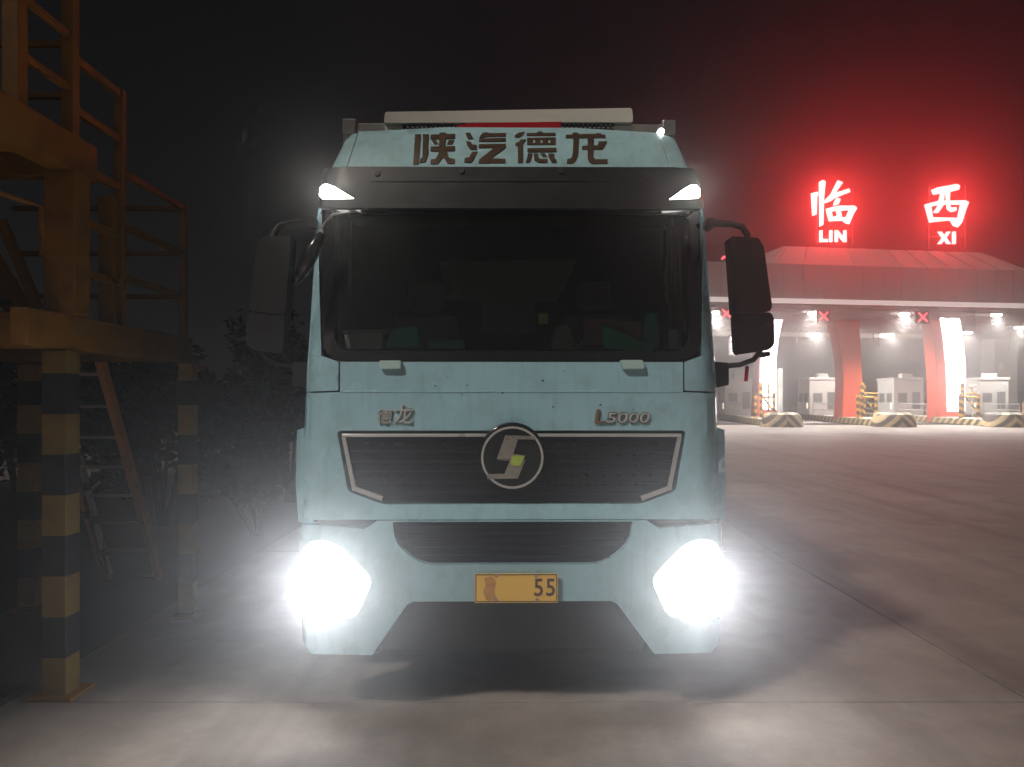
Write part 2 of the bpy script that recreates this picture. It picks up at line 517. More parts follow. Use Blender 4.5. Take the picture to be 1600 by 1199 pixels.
for r_ in range(-2, 11):
    for c_ in range(0, 9):
        x0, y0 = 3.1 + (c_ - 1) * SW, 4.58 + r_ * SL
        if slab_me is None:
            s0 = box('concrete_slab', x0 + .008, x0 + SW - .008, y0 + .008, y0 + SL - .008, -0.03, 0.0, M['concrete'], ground, bevel=0.006)
            slab_me = s0.data
        else:
            o = bpy.data.objects.new('concrete_slab', slab_me); COL.objects.link(o)
            _place(o, Vector((x0 + SW / 2, y0 + SL / 2, -0.015)), ground)
            b = o.modifiers.new('bevel', 'BEVEL'); b.width = 0.006; b.segments = 2

# ------------------------------------------------------------------ truck
truck = thing('box_truck', (0, 4.5, 0), 'pale blue cab-over lorry with lit headlights and refrigerated box', 'truck')
PROF = [(0.2, 4.42), (0.34, 4.38), (0.65, 4.34), (0.95, 4.34), (1.12, 4.37), (1.2, 4.40), (1.62, 4.43), (2.0, 4.47), (2.04, 4.48),
        (2.95, 4.71), (3.1, 4.74), (3.24, 4.78), (3.36, 4.84), (3.48, 4.93), (3.58, 5.03), (3.66, 5.14), (3.74, 5.40)]
HWP = [(0.2, 1.25), (1.0, 1.265), (2.0, 1.255), (2.9, 1.24), (3.24, 1.21), (3.5, 1.17), (3.7, 1.14)]
def lerp(t, z):
    if z <= t[0][0]: return t[0][1]
    for (a, b), (c, d) in zip(t, t[1:]):
        if z <= c: return b + (d - b) * (z - a) / (c - a)
    return t[-1][1]
CR = 0.2
def frontD(x, z):
    hw = lerp(HWP, z); xc = hw - CR
    d = lerp(PROF, z) + 0.06 * (x / 1.2) ** 2
    e = min(abs(x), hw * 0.9995) - xc
    if e > 0: d += CR - math.sqrt(max(0, CR * CR - e * e))
    return d
def S(px, py, off=0.0):
    D = 4.5
    for _ in range(60):
        x = (px - CX) / F * D; z = CH - (py - HY) / F * D
        D = D * 0.45 + 0.55 * frontD(x, z)
    D = frontD((px - CX) / F * D, CH - (py - HY) / F * D)
    p = at(px, py, D)
    lim = lerp(HWP, p.z)
    p.x = max(-lim, min(lim, p.x))
    p.y -= off
    return p
P = lambda name, outer, m, parent=truck, **k: panel(name, outer, m, parent, S, **k)
def mir(poly): return [(2 * CX - x, y) for x, y in reversed(poly)]

# cab front skin: one stamped panel with the grille opening, corner pieces, A pillars
GR = [(527, 673), (1073, 673), (1056, 768), (1002, 788), (598, 788), (544, 768)]
P('front_panel', rounded([(532, 566), (1068, 566), (1068, 613), (1124, 615), (1124, 812), (476, 812), (476, 615), (532, 613)], [2, 2, 0, 6, 10, 10, 6, 0]),
  M['paint'], holes=[rounded(GR, 8)], depth=0.07, step=15)
for poly in ([(1070, 566), (1097, 556), (1125, 556), (1125, 612.5), (1070.5, 610.5)],):
    for q in (poly, mir(poly)):
        P('corner_panel', rounded(q, 2), M['paint'], depth=0.05, off=0.003, step=10)
PIL = [(1097, 556), (1102, 330), (1106, 268), (1112, 268), (1116, 330), (1120, 450), (1125, 555)]
for q in (PIL, mir(PIL)):
    P('pillar', q, M['paint'], depth=0.06, step=12)
P('header', [(505, 262), (1095, 262), (1098, 335), (502, 335)], M['black'], depth=0.04, step=20)
# windscreen with black enamel border
WS = rounded([(505, 326), (1095, 326), (1096, 563), (504, 563)], [6, 6, 38, 38], 8)
WI = rounded([(522, 336), (1078, 336), (1078, 549), (522, 549)], [10, 10, 30, 30], 8)
P('windscreen_border', WS, M['gloss_black'], holes=[WI], depth=0.02, off=0.002, step=14)
P('windscreen', WI, M['glass'], depth=0.0, off=-0.002, step=20, bevel=0)
P('cowl_strip', [(506, 563.5), (1094, 563.5), (1092, 566), (508, 566)], M['black'], depth=0.03, off=-0.004, step=20, bevel=0)
for q in ([(968, 563), (1003, 563), (1007, 576), (972, 577)], [(594, 564), (628, 564), (627, 577), (595, 577)]):
    P('grab_step', rounded(q, 3), mat('tab_paint', (0.42, 0.6, 0.58), 0.4), depth=0.035, off=0.03, step=8, bevel=0.004)
# pressed crease across the panel
P('crease', [(534, 611), (1066, 611), (1066, 613.5), (534, 613.5)], M['paint'], depth=0.004, off=0.0035, step=20, bevel=0.0015)
# little stone chips
chip = mat('chip', (0.03, 0.03, 0.03), 0.7)
for (cx_, cy_, cr_) in ((680, 603, 1.4), (730, 602, 1.2), (785, 614, 1.8), (722, 617, 1.2), (864, 636, 1.5), (938, 633, 1.6), (848, 595, 1.8), (990, 640, 1.0), (700, 590, 0.9), (880, 580, 0.9)):
    P('stone_chip', [(cx_ + cr_ * math.cos(a * PI / 3), cy_ + cr_ * math.sin(a * PI / 3)) for a in range(6)], chip, depth=0.001, off=0.002, bevel=0)

# upper grille
gp = P('grille', rounded([(531, 676), (1069, 676), (1052, 765), (1000, 784), (600, 784), (548, 765)], 8), M['grille'], depth=0.01, off=-0.035, step=16)
chromeTop = [(534, 678), (1066, 678), (1066, 683), (534, 683)]
P('chrome_trim', chromeTop, M['chrome'], gp, depth=0.02, off=-0.004, step=14, bevel=0.003)
sideT = [(1060, 683.5), (1066, 683.5), (1050, 766), (1004, 783), (1002, 776), (1044, 761)]
for q in (sideT, mir(sideT)):
    P('chrome_trim', q, M['chrome'], gp, depth=0.02, off=-0.004, step=10, bevel=0.003)
def bosses(name, poly, hole, dx, dy, rx, ry, parent, off, h, m):
    vs, fs = [], []
    x0, x1 = min(p[0] for p in poly), max(p[0] for p in poly); y0, y1 = min(p[1] for p in poly), max(p[1] for p in poly)
    j = 0; y = y0 + dy * 0.6
    while y < y1:
        x = x0 + (dx / 2 if j % 2 else 0)
        while x < x1:
            ok = all(inside((x + a, y + b), poly) for a in (-rx, rx) for b in (-ry, ry)) and not (hole and math.hypot(x - hole[0], y - hole[1]) < hole[2] + rx)
            if ok:
                s = len(vs)
                ring = [(-1, 0), (-.45, -1), (.45, -1), (1, 0), (.45, 1), (-.45, 1)]
                for a, b in ring: vs.append(S(x + a * rx, y + b * ry, off))
                for a, b in ring: vs.append(S(x + a * rx * .6, y + b * ry * .55, off + h))
                for k in range(6): fs.append((s + k, s + (k + 1) % 6, s + 6 + (k + 1) % 6, s + 6 + k))
                fs.append(tuple(range(s + 6, s + 12)))
            x += dx
        y += dy; j += 1
    return obj(name, vs, [tuple(reversed(f)) for f in fs], m, parent)
GI = [(545, 690), (1055, 690), (1042, 760), (998, 778), (602, 778), (558, 760)]
for k, y in enumerate((707, 723, 739, 755, 771)):
    t = (y - 686) / 100
    xl = 541 + (y - 686) * 0.16 + max(0, y - 766) * 2.2
    P('grille_bar', [(xl, y - 2), (1600 - xl, y - 2), (1600 - xl, y + 2), (xl, y + 2)], M['grille'], gp, depth=0.02, off=-0.018, step=18, bevel=0.003)
for k in range(5):
    yy = 691 + k * 16
    q = [(548, yy), (1052, yy), (1050, yy + 13), (550, yy + 13)] if k < 4 else [(575, yy), (1025, yy), (1015, yy + 13), (585, yy + 13)]
    hb = bosses('grille_mesh', q, (800, 713, 54), 25, 6.4, 8.5, 2.9, gp, -0.034, 0.012, M['grille'])
    props(hb, kind='stuff')
# round badge
def circ(cx, cy, r, n=40): return [(cx + r * math.cos(2 * PI * k / n), cy + r * math.sin(2 * PI * k / n)) for k in range(n)]
BD = flat(4.40)
bad = panel('badge', circ(800, 711, 51), M['gloss_black'], truck, BD, depth=0.05, step=8, bevel=0.008, off=0.025)
panel('badge_ring', circ(800, 714.5, 48.5), M['chrome'], bad, BD, holes=[circ(800, 714.5, 45)], depth=0.02, step=6, bevel=0.003, off=0.036)
zc = lambda q: [(440 + x / 3.81, 600 + y / 3.81) for x, y in q]
M['badge_silver'] = mat('badge_silver', (0.62, 0.6, 0.55), 0.3, metal=0.7, dirt=(0.25, 0.25, 0.2), dirt_amt=0.6, dirt_scale=20)
M['badge_sticker'] = mat('badge_sticker', (0.45, 0.58, 0.10), 0.4, vary=0.3, scale=30)
panel('badge_letter', zc([(1330, 305), (1500, 310), (1515, 330), (1405, 328), (1378, 415), (1448, 425), (1440, 445), (1360, 445), (1280, 445)]), M['badge_silver'], bad, BD, depth=0.02, step=5, bevel=0.002, off=0.038)
panel('badge_letter', zc([(1280, 449), (1448, 449), (1405, 560), (1225, 562), (1222, 535), (1325, 533), (1358, 455)]), M['badge_silver'], bad, BD, depth=0.02, step=5, bevel=0.002, off=0.038)
panel('sticker', zc([(1368, 424), (1444, 427), (1418, 488), (1362, 480)]), M['badge_sticker'], bad, BD, depth=0.003, step=5, bevel=0, off=0.042)
# name badges
M['badge_bronze'] = mat('badge_bronze', (0.34, 0.2, 0.16), 0.3, metal=0.3)
M['silver_paint'] = mat('silver_trim', (0.72, 0.72, 0.70), 0.28, metal=0.35, vary=0.1)
lettering('model_badge', 'L', 928, 640, 945, 661, M['badge_bronze'], truck, S, 0.012, 0.16, 0.012, 0.002)
lettering('model_badge', '5000', 947, 645, 1015, 661, M['silver_paint'], truck, S, 0.010, 0.14, 0.006, 0.004)
lettering('badge_outline', '5000', 946, 644, 1016, 662, M['plate_ink'], truck, S, 0.006, 0.14, 0.03, 0.001)
lettering('name_badge', '德', 589, 639, 614, 662, M['silver_paint'], truck, S, 0.012, 0.1, 0.004, 0.002)
lettering('name_badge', '龙', 615, 632, 646, 662, M['silver_paint'], truck, S, 0.012, 0.1, 0.006, 0.002)

# bumper with intake and lamp openings
HL = [(1017, 906), (1036, 884), (1068, 852), (1092, 842), (1118, 846), (1136, 880), (1143, 930), (1143, 962), (1082, 968), (1043, 963)]
IN = rounded([(614, 815), (988, 815), (984, 848), (944, 882), (656, 882), (618, 848)], [3, 3, 18, 26, 26, 18])
BUM = [(590, 813), (1010, 813), (1030, 826), (1126, 818), (1142, 850), (1148, 960), (1140, 985), (1112, 1020), (1022, 1022), (964, 944), (954, 939), (646, 939), (636, 944), (582, 1022), (488, 1020), (460, 985), (452, 960), (458, 850), (474, 818), (570, 826)]
bump = P('bumper', BUM, M['paint'], holes=[rounded(HL, 12), rounded(mir(HL), 12), IN], depth=0.09, off=0.012, step=16)
P('bumper_seam', [(1008, 812), (1032, 825), (1126, 817), (1126, 813), (1034, 820), (1012, 809)], M['black'], truck, depth=0.01, off=-0.02, step=14, bevel=0)
ig = P('intake_grille', [(x, y) for x, y in IN], M['grille'], bump, depth=0.01, off=-0.05, step=18)
for k in range(5):
    y = 823 + k * 12.2
    xl = 622 + max(0, y - 845) * 1.0
    P('intake_bar', [(xl, y - 2.2), (1602 - xl, y - 2.2), (1602 - xl, y + 2.2), (xl, y + 2.2)], M['grille'], ig, depth=0.03, off=-0.03, step=20, bevel=0.003)
P('lower_valance', [(630, 930), (970, 930), (1020, 1015), (1000, 1030), (600, 1030), (580, 1015)], M['black'], truck, depth=0.02, off=-0.16, step=24)
P('tow_cover', rounded([(932, 899), (954, 899), (954, 921), (932, 921)], 3), M['paint'], bump, depth=0.004, off=0.015, step=8, bevel=0.002)
# licence plate: only the last two digits can be read
pl = panel('licence_plate', rounded([(742, 893), (870, 893), (870, 938), (742, 938)], 3), M['plate'], truck, flat(4.36), depth=0.006, step=16, bevel=0.001, off=0.055)
panel('plate_bracket', [(746, 897), (866, 897), (866, 935), (746, 935)], M['black'], pl, flat(4.36), depth=0.045, step=16, bevel=0.002, off=0.048)
pr = [(744.5, 895.5), (867.5, 895.5), (867.5, 935.5), (744.5, 935.5)]
panel('plate_rim', [(743, 894), (869, 894), (869, 937), (743, 937)], M['plate_ink'], pl, flat(4.36), holes=[pr], depth=0.001, step=12, bevel=0, off=0.0565)
panel('plate_edge', [(742, 893), (870, 893), (870, 938), (742, 938)], M['plate'], pl, flat(4.36), holes=[[(743, 894), (869, 894), (869, 937), (743, 937)]], depth=0.001, step=12, bevel=0, off=0.0567)
lettering('digit', '5', 833.5, 901, 847, 928, M['plate_ink'], pl, flat(4.36), 0.002, 0, 0.01, 0.0555)
lettering('digit', '5', 852, 901, 865.5, 928, M['plate_ink'], pl, flat(4.36), 0.002, 0, 0.01, 0.0555)
M['brown_mark'] = mat('plate_brown_mark', (0.6, 0.3, 0.08), 0.8, vary=0.3, scale=40)
for q in ([(756, 899), (771, 897), (775, 908), (772, 920), (776, 934), (760, 935), (755, 921), (759, 910)],):
    panel('brown_patch', rounded(q, 4), M['brown_mark'], pl, flat(4.36), depth=0.0008, step=9, bevel=0, off=0.0562)  # added brown patch standing in for an unreadable character
for (bx_, by_) in ((836.5, 896), (838, 933.5), (775, 896), (775, 933.5)):
    panel('plate_bolt', circ(bx_, by_, 2.6, 10), M['steel'], pl, flat(4.36), depth=0.004, step=5, bevel=0.001, off=0.059)

# headlights
for sgn in (1, -1):
    hp = HL if sgn > 0 else mir(HL)
    MX = (lambda q: q) if sgn > 0 else mir
    hl = P('headlight', rounded(hp, 12), M['head_bowl'], truck, depth=0.02, off=-0.05, step=12)
    for (cx_, cy_, cr_) in ((1100, 880, 20), (1082, 916, 18), (1116, 922, 18)):
        P('lamp_reflector', MX(circ(cx_, cy_, cr_, 20)), M['head_bright'], hl, depth=0.02, off=-0.02, step=8)
    P('turn_signal', MX([(1034, 932), (1062, 936), (1066, 954), (1044, 955)]), M['indicator'], hl, depth=0.02, off=-0.025, step=8)
    P('lens', rounded(hp, 12), M['lens'], hl, depth=0.0, off=0.004, step=12, bevel=0)
    # the lamp's own beam
    c = S(1600 - 1082 if sgn < 0 else 1082, 905, 0.06)
    spot('headlamp_beam', c, c + Vector((0.0, -1.0, 0.12)), 430, 50, 1.0, 0.05, (0.93, 0.96, 1.0), hl)
    spot('dipped_beam', c, c + Vector((0.62 * sgn, -0.20, -0.72)), 24, 110, 1.0, 0.05, (1.0, 0.985, 0.94), hl)
    spot('fan_beam', c, c + Vector((0.40 * sgn, -0.8, -0.46)), 3000, 32, 0.8, 0.05, (1.0, 0.99, 0.95), hl)

# corner wind deflectors below the doors
DF = [(1121, 668), (1134, 672), (1136, 760), (1132, 815), (1120, 818)]
for q in (DF, mir(DF)):
    panel('corner_deflector', q, M['paint'], truck, flat(4.72), depth=0.22, step=20, bevel=0.01, back=True)

# roof fairing
FR = [(520, 268), (545, 213), (560, 208), (700, 203), (900, 203), (1040, 208), (1055, 213), (1080, 268)]
FAI = [(543, 266), (563, 207), (700, 199.5), (900, 199.5), (1030, 207), (1050, 265), (900, 263), (700, 263)]
fair = P('roof_fairing', FAI, M['fairing'], truck, depth=0.09, off=0.0, step=14)
for q in ([(1051.5, 265), (1031.5, 209), (1046, 211), (1058, 218), (1080, 266)], [(541.5, 266), (560.5, 209), (553, 211), (542, 220), (517, 270)]):
    P('fairing_end', q, M['fairing'], fair, depth=0.09, off=-0.004, step=10)
P('fairing_lip', [(545, 266.5), (1050, 265.5), (1050, 269), (545, 270)], M['black'], fair, depth=0.05, off=-0.006, step=18, bevel=0.002)
z1 = lambda q: [(500 + x / 4.444, 152 + y / 4.444) for x, y in q]
z2 = lambda q: [(800 + x / 4.444, 152 + y / 4.444) for x, y in q]
CHARS = [
 ('roof_character', z1, [
  [(668, 262), (708, 262), (690, 470), (652, 470)],
  [(722, 262), (764, 262), (757, 345), (759, 400), (735, 455), (697, 458), (703, 428), (717, 425), (720, 350)],
  [(775, 264), (836, 262), (838, 250), (882, 250), (883, 260), (945, 258), (943, 288), (878, 290), (876, 344), (943, 342), (941, 374), (886, 376), (900, 425), (940, 432), (938, 465), (890, 465), (862, 420), (850, 432), (820, 468), (772, 468), (775, 437), (810, 430), (836, 378), (773, 379), (775, 347), (832, 345), (836, 292), (773, 293)],
  [(782, 302), (812, 302), (830, 330), (800, 332)], [(902, 300), (938, 299), (922, 330), (888, 331)]]),
 ('roof_character', z1, [
  [(1015, 250), (1050, 250), (1070, 290), (1032, 292)],
  [(1020, 310), (1050, 310), (1062, 330), (1095, 335), (1092, 365), (1048, 365), (1030, 345)],
  [(1062, 382), (1098, 380), (1070, 435), (1050, 458), (1005, 455), (1010, 425), (1040, 420)],
  [(1125, 262), (1140, 250), (1170, 246), (1182, 253), (1297, 250), (1296, 275), (1165, 277), (1112, 284)],
  [(1110, 290), (1295, 285), (1292, 308), (1108, 311)],
  [(1108, 330), (1296, 325), (1294, 350), (1190, 427), (1292, 430), (1290, 458), (1105, 460), (1110, 435), (1215, 352), (1106, 355)]]),
 ('roof_character', z2, [
  [(55, 247), (95, 242), (80, 265), (50, 281), (25, 279), (28, 264)],
  [(65, 296), (105, 292), (80, 327), (80, 455), (45, 458), (45, 340), (28, 338), (30, 318), (48, 315)],
  [(108, 250), (180, 250), (185, 240), (215, 240), (220, 248), (308, 248), (306, 268), (108, 270)],
  [(110, 283), (308, 280), (306, 330), (110, 332)],
  [(112, 356), (312, 352), (312, 378), (110, 381)],
  [(115, 392), (145, 392), (135, 435), (122, 455), (98, 455), (108, 425)],
  [(155, 392), (185, 392), (185, 420), (200, 430), (250, 430), (248, 455), (185, 455), (160, 440)],
  [(200, 390), (232, 390), (248, 415), (216, 415)],
  [(255, 392), (295, 392), (300, 430), (312, 432), (312, 455), (280, 455), (262, 425)]]),
 ('roof_character', z2, [
  [(380, 262), (425, 259), (428, 246), (465, 246), (470, 256), (590, 253), (600, 248), (625, 250), (630, 258), (656, 260), (655, 280), (572, 281), (571, 334), (600, 334), (608, 306), (665, 305), (650, 340), (632, 362), (570, 362), (570, 420), (585, 430), (668, 430), (666, 460), (560, 462), (540, 450), (530, 430), (530, 362), (490, 362), (492, 338), (530, 336), (531, 281), (470, 282), (462, 400), (445, 440), (425, 458), (385, 458), (388, 430), (415, 425), (427, 390), (432, 282), (378, 282)]]),
]
for nm, zf, polys in CHARS:
    root = None
    for i, q in enumerate(polys):
        hol = [zf([(a, 293), (a + 17, 293), (a + 17, 319), (a, 319)]) for a in (148, 200, 254)] if (len(polys) == 9 and i == 3) else []
        o = P(nm if root is None else 'stroke', zf(q), M['letter_bronze'], fair if root is None else root, holes=hol, depth=0.004, off=0.006, step=7, bevel=0)
        root = root or o
# sun visor with marker lamps
VI = rounded([(545, 269), (1050, 268), (1100, 272), (1112, 285), (1112, 328), (1085, 332), (515, 332), (490, 328), (490, 285), (503, 273)], [2, 2, 8, 8, 6, 6, 6, 6, 8, 8])
MK = [(1041, 318), (1062, 303), (1075, 295), (1084, 295), (1090, 301), (1090, 312), (1086, 316)]
MKL = [(507, 302), (511, 297), (518, 295), (532, 301), (560, 318), (512, 319), (507, 314)]
vis = P('sun_visor', VI, M['visor'], truck, holes=[rounded(MK, 2), rounded(MKL, 2)], depth=0.05, off=0.10, step=16, bevel=0.006)
P('visor_ridge', [(585, 290), (1000, 288), (1000, 290), (585, 292)], M['visor'], vis, depth=0.006, off=0.104, step=18, bevel=0.002)
for (bx_, by_) in ((595, 279), (723, 275), (875, 275), (1007, 279)):
    P('visor_bolt', circ(bx_, by_, 4.5, 14), M['black'], vis, depth=0.012, off=0.108, step=6, bevel=0.002)
for q in (MK, MKL):
    mk = P('marker_lamp', rounded(q, 2), M['marker'], vis, depth=0.03, off=0.096, step=7, bevel=0.002)
    c = S(sum(p[0] for p in q) / len(q), 309, 0.14)
    spot('marker_beam', c, c + Vector((0, -1, -0.25)), 9, 80, 1.0, 0.02, (1.0, 0.97, 0.92), mk)
pin = at(1035, 205, 5.05)
lathe('clearance_lamp', pin, (0, -1, 0), [(0.0, -0.02), (0.022, -0.02), (0.02, 0.012), (0.0, 0.02)], M['tiny_lamp'], fair, 12)

# cab body behind the skin
def side_map(x, s):
    return lambda u, v, off: Vector((x + s * off, u, v))
for s in (1, -1):
    outer = [(4.56, 0.95), (4.62, 2.0), (4.86, 2.95), (5.0, 3.2), (6.0, 3.22), (6.0, 0.95), (5.95, 0.95), (5.85, 0.62), (5.62, 0.95), (5.2, 1.05), (4.95, 0.8)]
    outer = [(4.56, 0.80), (4.64, 2.0), (4.88, 2.95), (5.02, 3.2), (5.9, 3.22), (5.9, 0.95), (5.3, 1.12), (4.85, 0.95), (4.75, 0.80)]
    win = rounded([(4.82, 2.08), (5.02, 2.9), (5.6, 2.9), (5.6, 2.08)], 0.05)
    o = panel('cab_side', outer, M['paint'], truck, side_map(1.23 * s, s), holes=[win], depth=0.05, step=0.12, bevel=0.006, face=(s, 0, 0), smooth=20)
    panel('side_window', win, M['glass'], truck, side_map(1.215 * s, s), depth=0, step=0.2, bevel=0, face=(s, 0, 0))
    box('door_handle', min(1.24 * s, 1.27 * s), max(1.24 * s, 1.27 * s), 5.35, 5.55, 1.78, 1.83, M['black'], o, 0.006)
box('cab_roof', -1.18, 1.18, 5.0, 5.9, 3.2, 3.26, M['paint'], truck, 0.02)
box('cab_rear_wall', -1.2, 1.2, 5.86, 5.9, 0.95, 3.2, M['interior'], truck, 0)
box('cab_floor', -1.2, 1.2, 4.6, 5.86, 1.15, 1.2, M['interior'], truck, 0)
box('firewall', -1.17, 1.17, 4.66, 4.70, 0.5, 1.95, M['interior'], truck, 0)
box('roof_lining', -1.17, 1.17, 4.95, 5.86, 3.12, 3.15, M['headliner'], truck, 0)
obj('dashboard', [(-1.17, 4.60, 2.05), (1.17, 4.60, 2.05), (1.17, 5.0, 2.13), (-1.17, 5.0, 2.13), (-1.17, 5.05, 1.75), (1.17, 5.05, 1.75), (-1.17, 4.7, 1.7), (1.17, 4.7, 1.7)],
    [(0, 1, 2, 3), (3, 2, 5, 4), (4, 5, 7, 6), (6, 7, 1, 0), (0, 3, 4, 6), (1, 7, 5, 2)], M['dash'], truck, None, 0.02)
for sx in (-0.62, 0.62):
    o = box('seat', sx - 0.26, sx + 0.26, 5.25, 5.75, 1.45, 1.66, M['seat'], truck, 0.05)
    box('backrest', sx - 0.25, sx + 0.25, 5.62, 5.8, 1.66, 2.42, M['seat'], o, 0.05)
    box('headrest', sx - 0.14, sx + 0.14, 5.64, 5.78, 2.45, 2.68, M['seat'], o, 0.04)
stw = [(0.62 + 0.23 * math.cos(a), 5.02 + 0.07 * math.sin(a), 2.06 + 0.21 * math.sin(a)) for a in [2 * PI * k / 28 for k in range(29)]]
tube('steering_wheel', stw, 0.016, M['black'], truck, 8)
panel('cab_curtain', [(1040, 352), (1072, 352), (1068, 430), (1074, 520), (1050, 520), (1038, 440)], M['beige'], truck, lambda px, py, off: at(px, py, 5.05) + Vector((0, 0.02 * math.sin(px * 0.9) - off, 0)), depth=0.01, step=3, bevel=0, back=True)
panel('bunk_shelf', [(690, 410), (905, 405), (875, 470), (840, 470), (840, 520), (755, 520), (755, 470), (700, 470)], M['headliner'], truck, flat(5.82), depth=0.03, step=30, bevel=0.01)

# mirrors
def mirror_arm(pts, r, parent): tube('mirror_arm', pts, r, M['mirror_black'], parent, 10)
for s in (1, -1):
    X = (lambda p: p) if s > 0 else (lambda p: 1600 - p)
    Q = (lambda q: q) if s > 0 else mir
    mh = panel('side_mirror', rounded(Q([(1144, 368), (1188, 371), (1196, 385), (1209, 478), (1206, 486), (1166, 492), (1152, 488)]), 5), M['mirror_black'], truck, flat(4.74), depth=0.14, step=14, bevel=0.02, back=True)
    panel('wide_mirror', rounded(Q([(1153, 489), (1166, 493), (1206, 487), (1212, 496), (1213, 538), (1204, 547), (1160, 553), (1156, 548)]), 5), M['mirror_black'], mh, flat(4.75), depth=0.13, step=14, bevel=0.018, back=True)
    panel('mirror_glass', rounded(Q([(1150, 374), (1184, 377), (1203, 480), (1156, 485)]), 4), M['mirror'], mh, lambda px, py, off: at(px, py, 4.74) + Vector((0, 0.145 - off, 0)), depth=0.0, step=20, bevel=0, face=(0, 1, 0))
    mirror_arm([at(X(1102), 348, 4.86), at(X(1145), 349, 4.82), at(X(1162), 354, 4.81), at(X(1170), 366, 4.80), at(X(1171), 378, 4.80)], 0.020, mh)
    mirror_arm([at(X(1122), 573, 4.84), at(X(1158), 570, 4.82), at(X(1180), 562, 4.81), at(X(1190), 550, 4.80), at(X(1192), 538, 4.80)], 0.017, mh)
    panel('mirror_bracket', rounded(Q([(1118, 565), (1141, 567), (1141, 602), (1120, 606)]), 3), M['mirror_black'], mh, flat(4.80), depth=0.12, step=14, bevel=0.008, back=True)
    panel('mirror_mount', rounded(Q([(1106, 340), (1120, 340), (1118, 356), (1104, 356)]), 3), M['mirror_black'], mh, flat(4.80), depth=0.1, step=10, bevel=0.006, back=True)
panel('mirror_knob', rounded([(1192, 550), (1206, 549), (1207, 556), (1194, 559)], 2), M['mirror_black'], truck, flat(4.78), depth=0.05, step=8, bevel=0.004, back=True)
tube('door_strap', [at(1170, 572, 4.84), at(1168, 596, 4.85)], 0.012, M['glossy_red'], truck, 8)
# blind-spot mirror hanging at the passenger corner
fm = tube('blind_spot_mirror_arm', [at(548, 334, 4.58), at(520, 337, 4.52), at(511, 346, 4.50), at(498, 366, 4.48)], 0.0075, M['steel'], truck, 8)
c0, c1 = at(504, 364, 4.46), at(463, 444, 4.46)
ax = (c1 - c0).normalized(); nn = Vector((-ax.z, 0, ax.x)).normalized()
vs, fs = [], []
NB = 14
for i in range(NB + 1):
    t = i / NB; r_ = math.sin(PI * (0.04 + 0.92 * t)) ** 0.6 * 0.065
    for k in range(14):
        a = 2 * PI * k / 14
        vs.append(c0.lerp(c1, t) + nn * math.cos(a) * r_ * 0.62 + Vector((0, -1, 0)) * math.sin(a) * r_)
for i in range(NB):
    for k in range(14): fs.append((i * 14 + k, i * 14 + (k + 1) % 14, (i + 1) * 14 + (k + 1) % 14, (i + 1) * 14 + k))
fs.append(tuple(range(14))); fs.append(tuple(range(NB * 14, NB * 14 + 14)))
obj('blind_spot_mirror', vs, fs, M['gloss_black'], truck, 60)
box('mirror_clamp', -1.115, -1.09, 4.44, 4.47, 2.76, 2.785, M['paper'], truck, 0.004)

# cargo box with front fridge unit
CB0, CB1 = 6.02, 13.0
box('cargo_box', -1.28, 1.28, CB0, CB1, 1.05, 3.93, M['box_white'], truck, 0.01)
for s in (1, -1):
    box('box_corner_post', min(s * 1.22, s * 1.295), max(s * 1.22, s * 1.295), CB0 - 0.035, CB0 + 0.06, 1.05, 3.96, M['alu'], truck, 0.006)
    box('box_corner_cap', min(s * 1.19, s * 1.30), max(s * 1.19, s * 1.30), CB0 - 0.05, CB0 + 0.07, 3.86, 3.985, M['steel'], truck, 0.012)
box('box_top_rail', -1.19, 1.19, CB0 - 0.03, CB0 + 0.05, 3.86, 3.955, M['alu'], truck, 0.008)
fu = box('fridge_unit', -0.90, 0.90, 5.52, 6.0, 3.28, 3.78, M['white_panel'], truck, 0.012)
FU = flat(5.48)
panel('fridge_cap', rounded([(603, 189), (605, 176), (990, 168), (992, 180), (992, 190), (603, 193)], 3), M['white_panel'], fu, FU, depth=0.5, step=30, bevel=0.01, back=True)
panel('fridge_vent', [(632, 192), (962, 186), (962, 215), (632, 215)], M['grille'], fu, flat(5.51), depth=0.01, step=30, bevel=0)
vs, fs = [], []
for j in range(5):
    for i in range(46):
        x, y = 637 + i * 7.1 + (3.5 if j % 2 else 0), 194.5 + j * 4.4
        s = len(vs); ring = [at(x + 2.6 * math.cos(a), y + 1.7 * math.sin(a), 5.495) for a in [PI / 3 * k for k in range(6)]]
        vs += ring; vs += [p + Vector((0, 0.012, 0)) for p in ring]
        fs.append(tuple(range(s, s + 6)))
        for k in range(6): fs.append((s + k, s + 6 + k, s + 6 + (k + 1) % 6, s + (k + 1) % 6))
props(obj('vent_mesh', vs, fs, M['steel'], fu), kind='stuff')
P2 = flat(5.40)
panel('painted_reflection', rounded([(715, 197), (735, 193), (880, 190), (878, 200), (718, 203)], 2), M['glossy_red'], fu, P2, depth=0.02, step=20, bevel=0.003, back=True)  # red light reflected on the unit, put in as a coloured panel

